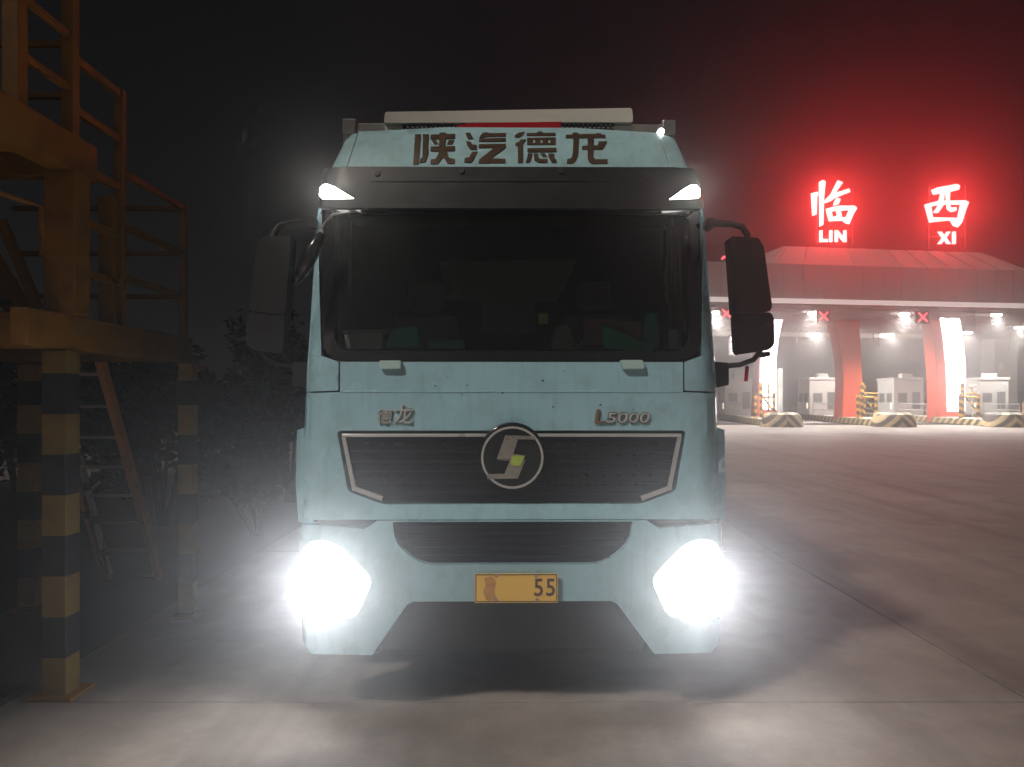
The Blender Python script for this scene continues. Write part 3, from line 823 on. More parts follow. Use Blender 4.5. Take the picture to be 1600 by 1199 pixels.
# running gear
for s in (1, -1):
    beam('chassis_rail', (0.42 * s, 4.7, 0.82), (0.42 * s, 12.8, 0.82), 0.08, 0.26, M['chassis'], truck)
    for y, nm in ((5.55, 'front'), (10.2, 'rear')):
        w = lathe('wheel', (1.02 * s, y, 0.51), (s, 0, 0), [(0.30, -0.14), (0.44, -0.15), (0.50, -0.11), (0.51, -0.03), (0.51, 0.03), (0.50, 0.11), (0.44, 0.15), (0.30, 0.14)], M['rubber'], truck, 36)
        lathe('rim', (1.02 * s, y, 0.51), (s, 0, 0), [(0.0, 0.05), (0.10, 0.1), (0.16, 0.04), (0.28, 0.06), (0.30, 0.145)], M['steel'], w, 24)
box('front_axle', -0.9, 0.9, 5.48, 5.62, 0.42, 0.56, M['chassis'], truck, 0.02)
box('rear_axle', -0.9, 0.9, 10.1, 10.3, 0.42, 0.6, M['chassis'], truck, 0.02)
box('radiator', -0.5, 0.5, 4.75, 4.95, 0.6, 1.15, M['chassis'], truck, 0.01)
box('skid_bar', -0.95, 0.95, 4.62, 4.74, 0.36, 0.55, M['chassis'], truck, 0.02)
lathe('fuel_tank', (1.0, 7.0, 0.7), (0, 1, 0), [(0.0, 0), (0.28, 0.0), (0.31, 0.04), (0.31, 1.1), (0.28, 1.14), (0.0, 1.14)], M['alu'], truck, 28)
truck.rotation_euler.z = R(0.7)

# loose things lying on the dashboard (inside the cab, so they stand on their own)
def on_dash(px, D): return gx(px, D)
o = box('paper_stack', -1.04, -0.80, 4.76, 4.90, 2.115, 2.215, M['paper'], None, 0.003); props(o, 'stack of pale papers at the far left of the lorry dashboard', 'papers')
for k in range(4): box('sheet', -1.05 + k * 0.012, -0.79 + k * 0.01, 4.752 - k * 0.002, 4.89, 2.216 + k * 0.005, 2.219 + k * 0.005, M['paper'], o, 0)
o = obj('teal_bag', [(-0.80, 4.78, 2.12), (-0.57, 4.78, 2.12), (-0.57, 4.94, 2.12), (-0.80, 4.94, 2.12), (-0.76, 4.81, 2.25), (-0.59, 4.81, 2.27), (-0.6, 4.92, 2.26), (-0.74, 4.92, 2.24)], BOXF, M['teal'], None, 30, 0.02); props(o, 'teal cloth bag on the left part of the lorry dashboard', 'bag')
o = box('paper_pad', -0.52, -0.30, 4.80, 4.95, 2.12, 2.175, M['teal'], None, 0.004); props(o, 'low teal pad beside the cloth bag on the dashboard', 'pad')
o = box('yellow_note', 0.165, 0.225, 4.80, 4.803, 2.275, 2.34, M['note'], None, 0); props(o, 'small yellow note standing mid windscreen in the lorry', 'note')
tube('note_stalk', [(0.195, 4.802, 2.10), (0.195, 4.802, 2.275)], 0.004, M['black'], o, 6)
o = obj('crumpled_bag', [(0.24, 4.74, 2.10), (0.42, 4.74, 2.10), (0.42, 4.9, 2.12), (0.24, 4.9, 2.12), (0.27, 4.76, 2.26), (0.33, 4.78, 2.28), (0.40, 4.88, 2.27), (0.26, 4.86, 2.25)], BOXF, M['beige'], None, 30, 0.025); props(o, 'crumpled beige bag right of the yellow note behind the windscreen', 'bag')
o = box('cardboard_box', 0.46, 0.82, 4.86, 4.98, 2.14, 2.30, M['card'], None, 0.004); props(o, 'brown cardboard box on the dashboard behind the green folder', 'box')
box('flap', 0.46, 0.64, 4.84, 4.857, 2.25, 2.31, M['card'], o, 0.001)
o = obj('green_folder', [(0.56, 4.70, 2.12), (0.84, 4.72, 2.085), (0.88, 4.76, 2.09), (0.60, 4.80, 2.13), (0.555, 4.72, 2.26), (0.82, 4.74, 2.15), (0.88, 4.78, 2.14), (0.60, 4.81, 2.27)], BOXF, M['green'], None, None, 0.004); props(o, 'bright green folder leaning on the right of the dashboard', 'folder')
o = lathe('glass_jar', (0.885, 4.90, 2.13), (0, 0, 1), [(0.0, 0.0), (0.05, 0.0), (0.055, 0.02), (0.055, 0.15), (0.045, 0.17), (0.045, 0.22), (0.0, 0.22)], M['teal'], None, 20); props(o, 'teal glass jar with lid on the dashboard beside green folder', 'jar')
o = lathe('paper_cup', (1.02, 4.86, 2.12), (0, 0, 1), [(0.0, 0.0), (0.028, 0.0), (0.038, 0.12), (0.034, 0.12), (0.0, 0.02)], M['paper'], None, 18); props(o, 'small white paper cup at the right end of the dashboard', 'cup')

# ------------------------------------------------------------------ steel gantry on the left
YEL, BLK = (0.27, 0.12, 0.009), (0.009, 0.009, 0.012)
M['gantry'] = mat('gantry_paint', YEL, 0.55, vary=0.25, dirt=(0.05, 0.035, 0.025), dirt_amt=0.75, dirt_scale=4)
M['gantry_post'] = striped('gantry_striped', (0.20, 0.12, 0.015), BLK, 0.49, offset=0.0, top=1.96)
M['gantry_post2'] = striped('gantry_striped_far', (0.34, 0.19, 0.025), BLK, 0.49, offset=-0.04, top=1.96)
M['rail_orange'] = mat('rail_orange', (0.95, 0.42, 0.13), 0.5, dirt=(0.1, 0.05, 0.03), dirt_amt=0.5)
M['grating'] = mat('grating', (0.08, 0.06, 0.04), 0.7)
g = thing('steel_gantry', (-3.5, 5.5, 0), 'yellow steel platform on black banded posts left of the lorry', 'gantry')
XR, XL = -2.76, -4.15
for (x, y, w, nm) in ((XR, 4.70, 0.15, 'a'), (XR + 0.06, 6.4, 0.12, 'b'), (-4.13, 6.6, 0.15, 'c'), (XL, 4.7, 0.15, 'd'), (-7.2, 4.7, 0.15, 'e'), (-7.2, 6.6, 0.15, 'f')):
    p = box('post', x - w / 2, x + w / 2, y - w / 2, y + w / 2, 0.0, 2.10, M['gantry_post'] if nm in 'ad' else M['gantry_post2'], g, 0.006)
    box('base_plate', x - w * 0.9, x + w * 0.9, y - w * 0.9, y + w * 0.9, 0.0015, 0.02, M['gantry'], p, 0.003)
# lower deck
beam('deck_beam', (XR, 4.3, 2.215), (XR, 6.52, 2.215), 0.10, 0.21, M['gantry'], g)
beam('deck_beam', (XL, 4.3, 2.215), (XL, 6.66, 2.215), 0.10, 0.21, M['gantry'], g)
beam('deck_beam', (-7.4, 4.62, 2.215), (XR - 0.052, 4.62, 2.215), 0.12, 0.208, M['gantry'], g)
beam('deck_beam', (-7.4, 6.47, 2.215), (XR - 0.052, 6.47, 2.215), 0.10, 0.19, M['gantry'], g)
for k in range(9):
    x = -2.85 - k * 0.5
    beam('deck_plank', (x - 0.2, 4.72, 2.335), (x - 0.2, 6.42, 2.335), 0.46, 0.02, M['grating'], g, 0.002)
# main columns up to the upper deck
for (x, y) in ((XR + 0.01, 4.75), (XL, 4.75)):
    beam('column', (x, y, 2.32), (x, y, 3.2), 0.19, 0.17, M['gantry'], g, 0.006)
beam('deck_beam', (XR, 3.9, 3.32), (XR, 5.0, 3.32), 0.12, 0.24, M['gantry'], g)
beam('deck_beam', (-7.4, 4.28, 3.32), (XR - 0.062, 4.28, 3.32), 0.12, 0.238, M['gantry'], g)
beam('deck_beam', (-7.4, 4.88, 3.32), (XR - 0.062, 4.88, 3.32), 0.10, 0.22, M['gantry'], g)
for k in range(9):
    x = -2.85 - k * 0.5
    beam('deck_plank', (x - 0.2, 4.0, 3.455), (x - 0.2, 4.95, 3.455), 0.46, 0.02, M['grating'], g, 0.002)
# railings
beam('rail_post', (XR, 4.80, 3.44), (XR, 4.80, 5.2), 0.075, 0.075, M['gantry'], g)
beam('rail_post', (XR - 0.01, 4.28, 3.44), (XR - 0.01, 4.28, 5.2), 0.09, 0.09, M['gantry'], g)
for z in (3.74, 4.07, 4.62):
    beam('rail', (XR, 4.32, z), (XR, 4.76, z), 0.04, 0.04, M['gantry'], g)
    beam('rail', (-7.2, 4.9, z), (XR - 0.05, 4.9, z), 0.04, 0.04, M['gantry'], g)
beam('rail_post', (XR, 5.41, 2.32), (XR, 5.41, 3.98), 0.06, 0.06, M['gantry'], g)
beam('rail_post', (XR - 0.03, 5.30, 2.32), (XR - 0.03, 5.30, 3.2), 0.10, 0.06, M['gantry'], g)
beam('rail_post', (XR, 6.45, 2.32), (XR, 6.45, 3.43), 0.055, 0.055, M['gantry'], g)
for z in (3.95, 3.63, 3.29, 2.95, 2.62):
    beam('rail', (XR, 4.85, z), (XR, 5.38, z), 0.04, 0.05, M['gantry'], g)
for z in (3.41, 3.03, 2.67):
    beam('rail', (XR, 5.44, z), (XR, 6.42, z), 0.035, 0.045, M['gantry'], g)
    beam('rail', (-4.2, 6.46, z), (XR - 0.03, 6.46, z), 0.035, 0.04, M['gantry'], g)
# stair flight between the decks, seen at the frame's left edge
for dx in (0, -0.75):
    beam('stair_stringer', (-3.35 + dx * 0 - 0.0, 5.3, 2.34) if dx == 0 else (-4.05, 5.3, 2.34), (-3.75, 4.95, 3.3) if dx == 0 else (-4.45, 4.95, 3.3), 0.05, 0.16, M['gantry'], g)
for k in range(5):
    t = (k + 0.7) / 5.4
    a = Vector((-3.35, 5.3, 2.34)).lerp(Vector((-3.75, 4.95, 3.3)), t); b_ = Vector((-4.05, 5.3, 2.34)).lerp(Vector((-4.45, 4.95, 3.3)), t)
    beam('stair_tread', a, b_, 0.18, 0.03, M['grating'], g)
tube('hand_rail', [at(66, 402, 5.2), at(64, 324, 5.2), at(30, 312, 5.1), at(-20, 296, 5.0)], 0.018, M['rail_orange'], g, 8)
beam('brace', at(60, 482, 5.0), at(2, 345, 5.0), 0.04, 0.06, M['gantry'], g)
beam('brace', at(-40, 440, 6.2), at(26, 440, 6.2), 0.04, 0.05, M['gantry'], g)
# ladder leaning up to the deck
lad = thing('ladder', (-3.77, 7.6, 0), 'orange steel ladder leaning up to the yellow platform', 'ladder')
A0, A1 = Vector((-3.53, 7.7, 0.0)), Vector((-3.58, 6.62, 2.26))
B0, B1 = Vector((-4.02, 7.7, 0.0)), Vector((-3.97, 6.62, 2.26))
beam('side_rail', A0, A1, 0.06, 0.09, M['rail_orange'], lad)
M['ladder_band'] = striped('ladder_banded', (0.7, 0.62, 0.55), (0.02, 0.02, 0.02), 0.34, duty=0.78)
beam('side_rail', B0, B1, 0.035, 0.06, M['ladder_band'], lad)
M['rung'] = mat('rung_steel', (0.5, 0.42, 0.36), 0.5)
for k in range(8):
    t = 0.02 + k * 0.125
    beam('rung', A0.lerp(A1, t), B0.lerp(B1, t), 0.03, 0.03, M['rung'], lad, 0.002)
M['hand_band'] = striped('handrail_banded', (0.8, 0.32, 0.09), (0.02, 0.02, 0.02), 0.36, duty=0.8)
tube('hand_rail', [at(104, 640, 7.2), at(108, 700, 7.25), at(124, 776, 7.35), at(139, 824, 7.45), at(150, 868, 7.55), at(164, 907, 7.65)], 0.022, M['hand_band'], lad, 8)
beam('stay', at(128, 777, 7.35), at(157, 752, 7.45), 0.02, 0.02, M['steel'], lad, 0.002)
beam('stay', at(108, 624, 7.1), at(122, 614, 7.0), 0.02, 0.02, M['steel'], lad, 0.002)

# building added out of view to cast shade over the gantry and left ground
M['shade_bld'] = mat('render_wall', (0.2, 0.19, 0.18), 0.85, dirt=(0.1, 0.1, 0.09), dirt_amt=0.5)
M['dark_pane'] = mat('dark_pane', (0.01, 0.012, 0.014), 0.08)
bd = thing('shade_building', (-12, 0, 0), 'added out-of-view grey building that shades the yellow platform', 'building')
box('shade_wall', -16, -9.2, -2.0, 12.6, 0, 16.0, M['shade_bld'], bd, 0.02)
box('roof_parapet', -16.1, -9.1, -2.05, 12.7, 16.0, 16.35, M['shade_bld'], bd, 0.02)
for k in range(4):
    for j in range(4):
        y = -1.2 + k * 3.6; z = 1.1 + j * 3.3
        w = box('window', -9.26, -9.16, y, y + 1.5, z, z + 1.6, M['dark_pane'], bd, 0.01)
        box('sill', -9.2, -9.06, y - 0.08, y + 1.58, z - 0.1, z - 0.005, M['alu'], w, 0.006)

# ------------------------------------------------------------------ toll station
PA, DD = Vector((13.0, 49.0, 0)), R(8.8)
UX, VX = Vector((math.cos(DD), math.sin(DD), 0)), Vector((-math.sin(DD), math.cos(DD), 0))
def C(u, v, z): return PA + UX * u + VX * v + Vector((0, 0, z))
M['fascia'] = mat('fascia_cladding', (0.33, 0.31, 0.315), 0.5, vary=0.08, scale=0.6, dirt=(0.22, 0.2, 0.2), dirt_amt=0.4, dirt_scale=0.5)
M['strip'] = mat('white_edge', (0.78, 0.76, 0.72), 0.5, vary=0.05)
M['edge_light'] = emit('edge_strip_light', (1.0, 0.9, 0.86), 0.6)
M['soffit'] = mat('soffit_panel', (0.34, 0.32, 0.32), 0.6, vary=0.1)
M['red_col'] = mat('red_cladding', (0.62, 0.10, 0.055), 0.35, vary=0.08)
M['grey_col'] = mat('grey_cladding', (0.5, 0.49, 0.48), 0.5)
M['led_panel'] = emit('led_panel', (1.0, 0.90, 0.90), 9)
M['soffit_lamp'] = emit('floodlight_led', (1.0, 0.95, 0.88), 60)
M['sign_red'] = emit('sign_red_led', (1.0, 0.045, 0.042), 46)
M['x_red'] = emit('lane_signal_led', (1.0, 0.10, 0.12), 3.2)
M['booth'] = mat('booth_panel', (0.56, 0.56, 0.55), 0.45, vary=0.06)
M['pane'] = mat('booth_pane', (0.17, 0.18, 0.185), 0.12)
M['booth_light'] = emit('booth_light', (1.0, 0.88, 0.6), 3.0)
S2 = 0.7071
M['kerb_strip'] = striped('kerb_striped', (0.62, 0.50, 0.24), (0.10, 0.085, 0.07), 0.42, axis=(0.35, 0.35, 0.55))
M['cushion'] = striped('cushion_striped', (0.60, 0.48, 0.28), (0.10, 0.085, 0.075), 0.5, axis=(S2, 0, S2))
M['cushion2'] = striped('cushion_striped_back', (0.60, 0.48, 0.28), (0.10, 0.085, 0.075), 0.5, axis=(-S2, 0, S2))
M['guard'] = striped('guard_striped', (0.72, 0.42, 0.08), (0.05, 0.04, 0.035), 0.5, axis=(0.12, 0.0, 1))
M['cabinet'] = mat('cabinet', (0.42, 0.26, 0.16), 0.6)

can = thing('toll_canopy', C(6, 10, 0), 'wide grey toll station roof with white lit edge', 'canopy')
u = -8.0
while u < 34:
    vs = [C(u + a, b, z) for a, b, z in ((0.012, 0, 8.36), (1.388, 0, 8.36), (1.388, 0.06, 8.36), (0.012, 0.06, 8.36), (0.012, 0, 10.62), (1.388, 0, 10.62), (1.388, 0.06, 10.62), (0.012, 0.06, 10.62))]
    obj('fascia_panel', vs, BOXF, M['fascia'], can, None, 0.008)
    u += 1.4
cxf = lambda v: C(v[0], v[1], v[2])
box('edge_strip', -8, 34, -0.12, 0.1, 8.06, 8.355, M['edge_light'], can, 0.02, cxf)
box('soffit', -8, 34, 0.11, 21, 8.20, 8.30, M['soffit'], can, 0, cxf)
box('fascia_core', -8, 34, 0.07, 0.3, 8.31, 10.6, M['fascia'], can, 0, cxf)
box('roof_slab', -8, 34, 0.3, 21, 10.5, 10.6, M['fascia'], can, 0, cxf)
box('rear_beam', -8, 34, 20.6, 21, 7.7, 8.19, M['strip'], can, 0.02, cxf)
for k in range(12):
    v = 1.2 + k * 1.65
    box('soffit_joist', -8, 34, v, v + 0.1, 8.02, 8.19, M['soffit'], can, 0, cxf)
for k in range(30):
    uu = -7.2 + k * 1.4
    box('soffit_rib', uu, uu + 0.07, 0.3, 20.5, 8.10, 8.195, M['soffit'], can, 0, cxf)
att = [C(*p) for p in ((3.8, 0.15, 10.62), (22.7, 0.15, 10.62), (20.2, 1.2, 12.0), (5.3, 1.2, 12.0), (3.8, 9, 10.62), (22.7, 9, 10.62), (20.2, 8, 12.0), (5.3, 8, 12.0))]
obj('roof_attic', att, [(0, 1, 2, 3), (1, 5, 6, 2), (5, 4, 7, 6), (4, 0, 3, 7), (3, 2, 6, 7)], M['fascia'], can, None, 0.02)
for k in range(11):
    t = k / 10
    a = C(4.3 + 17.9 * t, 0.13, 10.66); b_ = C(5.5 + 14.5 * t, 1.17, 12.0)
    beam('attic_seam', a, b_, 0.05, 0.05, M['fascia'], can, 0)

# illuminated roof characters
zs = lambda q: [(1200 + x / 4, 260 + y / 4) for x, y in q]
def sign(name, polys, D, label, cat, group, holes={}):
    base = at(polys[0][0][0], 384, D)
    t = thing(name, base, label, cat, group)
    for i, q in enumerate(polys):
        def mp(px, py, off, D=D + i * 0.004): p = at(px, py, D); p.y -= off; return p
        panel('stroke', q, M['sign_red'], t, mp, holes=holes.get(i, ()), depth=0.14, step=60, bevel=0, back=True)
    x0 = min(p[0] for q in polys for p in q); x1 = max(p[0] for q in polys for p in q); y1 = max(p[1] for q in polys for p in q)
    return t, x0, x1, y1
D1, D2 = 52.2, 54.0
G = 'red glowing roof letters'
CL = [
 [(272, 168), (310, 158), (319, 180), (309, 188), (305, 300), (280, 308)],
 [(322, 96), (345, 85), (361, 95), (351, 200), (347, 366), (325, 376)],
 [(437, 88), (470, 100), (425, 165), (508, 138), (515, 160), (432, 192), (400, 213), (360, 230), (352, 215), (395, 172)],
 [(432, 196), (456, 205), (442, 236), (412, 246), (416, 222)],
 [(365, 265), (398, 256), (440, 246), (543, 246), (558, 262), (535, 300), (510, 360), (484, 352), (470, 338), (385, 342), (372, 300)]]
CLh = {4: [zs([(398, 282), (427, 276), (436, 305), (406, 318)]), zs([(455, 276), (508, 272), (492, 314), (466, 320)])]}
CXI = [
 [(1025, 146), (1060, 132), (1180, 110), (1201, 120), (1196, 145), (1110, 165), (1036, 176)],
 [(983, 238), (1062, 216), (1232, 212), (1258, 224), (1242, 262), (1215, 350), (1190, 380), (1160, 370), (1142, 336), (1012, 350), (988, 262)],
 [(1082, 168), (1106, 164), (1097, 245), (1066, 290), (1036, 288), (1062, 250)],
 [(1114, 164), (1140, 158), (1136, 238), (1147, 258), (1180, 255), (1180, 276), (1150, 286), (1122, 266)]]
CXh = {1: [zs([(1022, 252), (1072, 238), (1206, 238), (1188, 322), (1032, 318)])]}
sign('illuminated_character', [zs(q) for q in CL], D1, 'large red glowing Chinese character above the letters LIN', 'sign', None, CLh)
sign('illuminated_character', [zs(q) for q in CXI], D2, 'large red glowing Chinese character above the letters XI', 'sign', None, CXh)
def bars(x0, y0, w, h, t, ch):
    x1, y1 = x0 + w, y0 + h
    if ch == 'L': return [[(x0, y0), (x0 + t, y0), (x0 + t, y1 - t), (x1, y1 - t), (x1, y1), (x0, y1)]]
    if ch == 'I': return [[(x0, y0), (x1, y0), (x1, y1), (x0, y1)]]
    if ch == 'N': return [[(x0, y0), (x0 + t, y0), (x1 - t, y1 - t * 1.6), (x1 - t, y0), (x1, y0), (x1, y1), (x1 - t, y1), (x0 + t, y0 + t * 1.6), (x0 + t, y1), (x0, y1)]]
    if ch == 'X':
        cx_, cy_ = (x0 + x1) / 2, (y0 + y1) / 2
        return [[(x0, y0), (x0 + t * 1.2, y0), (cx_, cy_ - t * .8), (x1 - t * 1.2, y0), (x1, y0), (cx_ + t * .7, cy_), (x1, y1), (x1 - t * 1.2, y1), (cx_, cy_ + t * .8), (x0 + t * 1.2, y1), (x0, y1), (cx_ - t * .7, cy_)]]
for ch, x, y, w, h, D, lab in (('L', 1281, 360, 13, 18, D1, 'red glowing letter L at the start of LIN'), ('I', 1296.5, 360, 4.5, 18, D1, 'red glowing letter I in the middle of LIN'), ('N', 1305, 360, 18, 18, D1, 'red glowing letter N at the end of LIN'),
                         ('X', 1466, 362, 20, 19, D2, 'red glowing letter X at the start of XI'), ('I', 1489, 362, 4.8, 19, D2, 'red glowing letter I at the end of XI')):
    sign('illuminated_letter', bars(x, y, w, h, 4.6, ch), D, lab, 'sign', G)
# the frames that hold the letters
M['frame'] = mat('sign_frame', (0.12, 0.1, 0.1), 0.7)
for (pa, pb, D, lab) in ((1276, 1332, D1, 'dark steel frame holding the character over LIN'), (1452, 1508, D2, 'dark steel frame holding the character over XI')):
    fr = thing('sign_frame', at((pa + pb) / 2, 385, D + 0.4), lab, 'frame', 'roof sign frames')
    for px_ in (pa, pb): beam('upright', at(px_, 388, D + 0.35), at(px_, 290, D + 0.35), 0.08, 0.08, M['frame'], fr, 0)
    for py_ in (300, 345, 370): beam('cross_bar', at(pa, py_, D + 0.28), at(pb, py_, D + 0.28), 0.06, 0.06, M['frame'], fr, 0)
bc = thing('beacon', at(1138, 406, 50), 'small red warning beacon on the roof beside the lorry mirror', 'beacon')
panel('lens', rounded([(1129, 404), (1131, 400), (1141, 400), (1146, 404)], 1), M['x_red'], bc, flat(50), depth=0.4, step=20, bevel=0, back=True)
box('bracket', gx(1131, 50), gx(1144, 50), 49.7, 50.1, at(0, 409, 50).z, at(0, 404.2, 50).z, M['frame'], bc, 0)

# floodlights under the roof
LA = [(1120, 488, 'beside the lorry cab'), (1270, 489, 'above the left red cross'), (1412, 491, 'above the right red cross'), (1556, 492, 'near the right frame edge'),
      (1333, 509, 'between the two red crosses'), (1592, 512, 'lowest by the right frame edge'), (1275, 522, 'at the rear left lane'), (1390, 523, 'at the rear middle lane'), (1512, 520, 'beside the right glowing column')]
for (px_, py_, lab) in LA:
    D = (7.98 - CH) * F / (HY - py_)
    p = at(px_, py_, D)
    f = thing('floodlight', p + Vector((0, 0, 0.1)), 'white roof floodlight ' + lab, 'lamp', 'floodlights under the toll roof')
    box('housing', p.x - 0.32, p.x + 0.32, p.y - 0.18, p.y + 0.2, p.z + 0.03, p.z + 0.12, M['grey_col'], f, 0.01)
    o = box('lens', p.x - 0.28, p.x + 0.28, p.y - 0.23, p.y + 0.15, p.z - 0.10, p.z + 0.025, M['soffit_lamp'], f, 0.02)
    spot('flood_beam', p + Vector((0, -0.05, -0.13)), p + Vector((0, -1.2, -6)), 6200, 150, 0.6, 0.04, (1.0, 0.94, 0.86), f)

# lane signals
for (px_, py_, lab) in ((1135, 490, 'red cross lane signal nearest the lorry mirror'), (1287, 494.5, 'red cross lane signal in the middle lane'), (1442, 496, 'red cross lane signal beside the right glowing column')):
    D = 53.0
    p = at(px_, py_, D)
    t = thing('lane_signal', p, lab, 'signal', 'lane signals')
    box('housing', p.x - 0.44, p.x + 0.44, D + 0.02, D + 0.2, p.z - 0.44, p.z + 0.44, M['frame'], t, 0.01)
    beam('hanger', (p.x, D + 0.1, p.z + 0.44), (p.x, D + 0.1, 8.1), 0.06, 0.06, M['frame'], t, 0)
    for i, s in enumerate((1, -1)):
        beam('cross_arm', (p.x - 0.3, D - 0.02 - i * 0.006, p.z - 0.3 * s), (p.x + 0.3, D - 0.02 - i * 0.006, p.z + 0.3 * s), 0.04, 0.085, M['x_red'], t, 0, up=(0, -1, 0) if False else (0, 0, 1))

# islands, each with kerb, crash cushion, column, booth, guards
IDIR = Vector((0.126, 0.992, 0)).normalized(); IN_ = Vector((IDIR.y, -IDIR.x, 0))
NOSE = {1: 17.9, 2: 25.4, 3: 32.9, 4: 40.4}
WHERE = {1: 'left', 2: 'middle', 3: 'right', 4: 'far right'}
def isl(k, a, s, z): return Vector((NOSE[k], 50, 0)) + IDIR * a + IN_ * s + Vector((0, 0, z))
COLS = {1: ([(1178, 484), (1227, 484), (1216, 530), (1213, 570), (1214, 657), (1183, 657), (1186, 560)], [(1196, 487), (1225, 486), (1216, 530), (1212, 565), (1213, 640), (1187, 640), (1188, 565)], 'red column with a blown out white light panel behind the mirror'),
        2: ([(1308, 512), (1343, 512), (1346, 560), (1348, 600), (1346, 657), (1316, 657), (1318, 600), (1316, 560)], None, 'plain salmon red curved column between two booths'),
        3: ([(1454, 486), (1497, 486), (1504, 520), (1509, 570), (1508, 660), (1466, 660), (1464, 580), (1458, 520)], [(1467, 489), (1496, 488), (1503, 522), (1508, 570), (1507, 643), (1480, 643), (1478, 575), (1473, 525)], 'red column with a tall white light panel at the right')}
for k in (1, 2, 3, 4):
    w = 1.0
    io = thing('toll_island', isl(k, 12, 0, 0), WHERE[k] + ' toll island with slanted yellow and dark kerb stripes', 'island', 'toll islands')
    poly = [(-w, 2.2), (w, 2.2), (w, 34), (-w, 34)]
    vs = [isl(k, a, s, z) for z in (0.0, 0.45) for s, a in poly]
    obj('kerb', vs, BOXF, M['kerb_strip'], io, None, 0.03)
    vs = [isl(k, a, s, z) for z in (0.451, 0.47) for s, a in ((-w + .1, 2.3), (w - .1, 2.3), (w - .1, 33.9), (-w + .1, 33.9))]
    obj('island_top', vs, BOXF, M['grey_col'], io)
    # crash cushion: blunt rounded nose, sloping up from the lane to the island
    cc = thing('crash_cushion', isl(k, 0, 0, 0), 'chevron striped crash cushion at the nose of the %s island' % WHERE[k], 'barrier', 'crash cushions')
    for half, mm in ((1, M['cushion']), (-1, M['cushion2'])):
        vs, fs = [], []
        n = 9
        for i in range(n + 1):
            an = PI / 2 * i / n
            x_, a_ = math.sin(an) * 1.3, 1.3 - math.cos(an) * 1.3
            for (sc, z) in ((1.0, 0.0), (0.98, 0.45), (0.86, 0.82), (0.66, 0.95)):
                vs.append(isl(k, a_ * sc + (1 - sc) * 1.6, half * x_ * sc, z))
        for a_, wd in ((2.15, 1.25),):
            for (sc, z) in ((1.0, 0.0), (0.98, 0.45), (0.86, 0.82), (0.66, 0.95)):
                vs.append(isl(k, a_, half * wd * sc, z))
        for i in range(n + 1):
            for j in range(3):
                q = (i * 4 + j, (i + 1) * 4 + j, (i + 1) * 4 + j + 1, i * 4 + j + 1)
                fs.append(q if half > 0 else tuple(reversed(q)))
        # lid
        tp = [i * 4 + 3 for i in range(n + 2)]
        fs.append(tuple(tp) if half > 0 else tuple(reversed(tp)))
        obj('cushion_half', vs, fs, mm, cc, 40)
    if k in COLS:
        outer, led, lab = COLS[k]
        ct = thing('canopy_column', at((outer[4][0] + outer[5][0]) / 2, 657, 60), lab, 'column', 'toll roof columns')
        dz = 60.0
        def mp(px, py, off, D=dz):
            p = at(px, py, D); p.y -= off; return p
        panel('shaft', outer, M['red_col'], ct, mp, depth=1.6, step=25, bevel=0.04, back=True)
        if led: panel('light_panel', led, M['led_panel'], ct, mp, depth=0.06, step=25, bevel=0, off=0.07)
        z0 = at(0, outer[0][1], dz).z
        box('cap', gx(outer[0][0], dz) - 0.1, gx(outer[1][0], dz) + 0.1, dz, dz + 1.6, z0 - 0.02, 8.0, M['red_col'], ct, 0.02)
    # booth
    b0 = 18.0
    bt = thing('toll_booth', isl(k, b0 + 1.5, 0, 0.47), 'white toll booth with roof unit on the %s island' % WHERE[k], 'booth', 'toll booths')
    bxf = lambda v, k=k: isl(k, v[1], v[0], v[2])
    zt = 3.55
    box('cabin', -1.35, 1.15, b0, b0 + 4.2, 0.47, zt, M['booth'], bt, 0.05, bxf)
    box('roof_edge', -1.42, 1.22, b0 - 0.08, b0 + 4.28, zt + 0.002, zt + 0.22, M['booth'], bt, 0.03, bxf)
    box('roof_unit', -0.45, 0.45, b0 + 0.6, b0 + 1.6, zt + 0.222, zt + 0.6, M['booth'], bt, 0.04, bxf)
    box('door', 0.2, 0.85, b0 - 0.03, b0 + 0.02, 1.0, 2.5, M['pane'], bt, 0.01, bxf)
    box('front_window', -1.0, -0.25, b0 - 0.03, b0 + 0.02, 1.6, 2.4, M['pane'], bt, 0.01, bxf)
    for j in range(2):
        w_ = box('side_window', -1.38, -1.33, b0 + 0.5 + j * 1.9, b0 + 1.7 + j * 1.9, 1.6, 2.4, M['pane'], bt, 0.01, bxf)
    box('window_lamp', -1.40, -1.383, b0 + 0.5, b0 + 0.7, 1.0, 1.5, M['booth_light'], bt, 0.004, bxf)
    # striped guards round the booth
    GP = [(-0.85, 6.2, 1.75), (-0.25, 7.2, 2.6), (0.55, 6.6, 1.75), (0.85, 10.2, 2.6)]
    gt = thing('bollard_frame', isl(k, 7, 0, 0.47), 'yellow and black banded guard posts on the %s island' % WHERE[k], 'guard', 'booth guards')
    tops = []
    for (s, a, h) in GP:
        vs, fs = tube_geo([isl(k, a, s, 0.47), isl(k, a, s, 0.47 + h)], 0.12, 10)
        obj('guard_post', vs, fs, M['guard'], gt, 40); tops.append(isl(k, a, s, 0.47 + h))
    tube('guard_bar', [isl(k, 6.2, -0.85, 2.0), isl(k, 7.2, -0.25, 2.35)], 0.08, M['guard'], gt)
    tube('guard_bar', [isl(k, 7.2, -0.25, 2.0), isl(k, 6.6, 0.55, 2.0)], 0.08, M['guard'], gt)
    tube('guard_bar', [isl(k, 6.6, 0.55, 0.9), isl(k, 7.2, -0.25, 2.2)], 0.07, M['guard'], gt)
    tube('guard_bar', [isl(k, 10.2, 0.85, 2.3), isl(k, 10.2, 2.0, 2.3)], 0.07, M['guard'], gt)
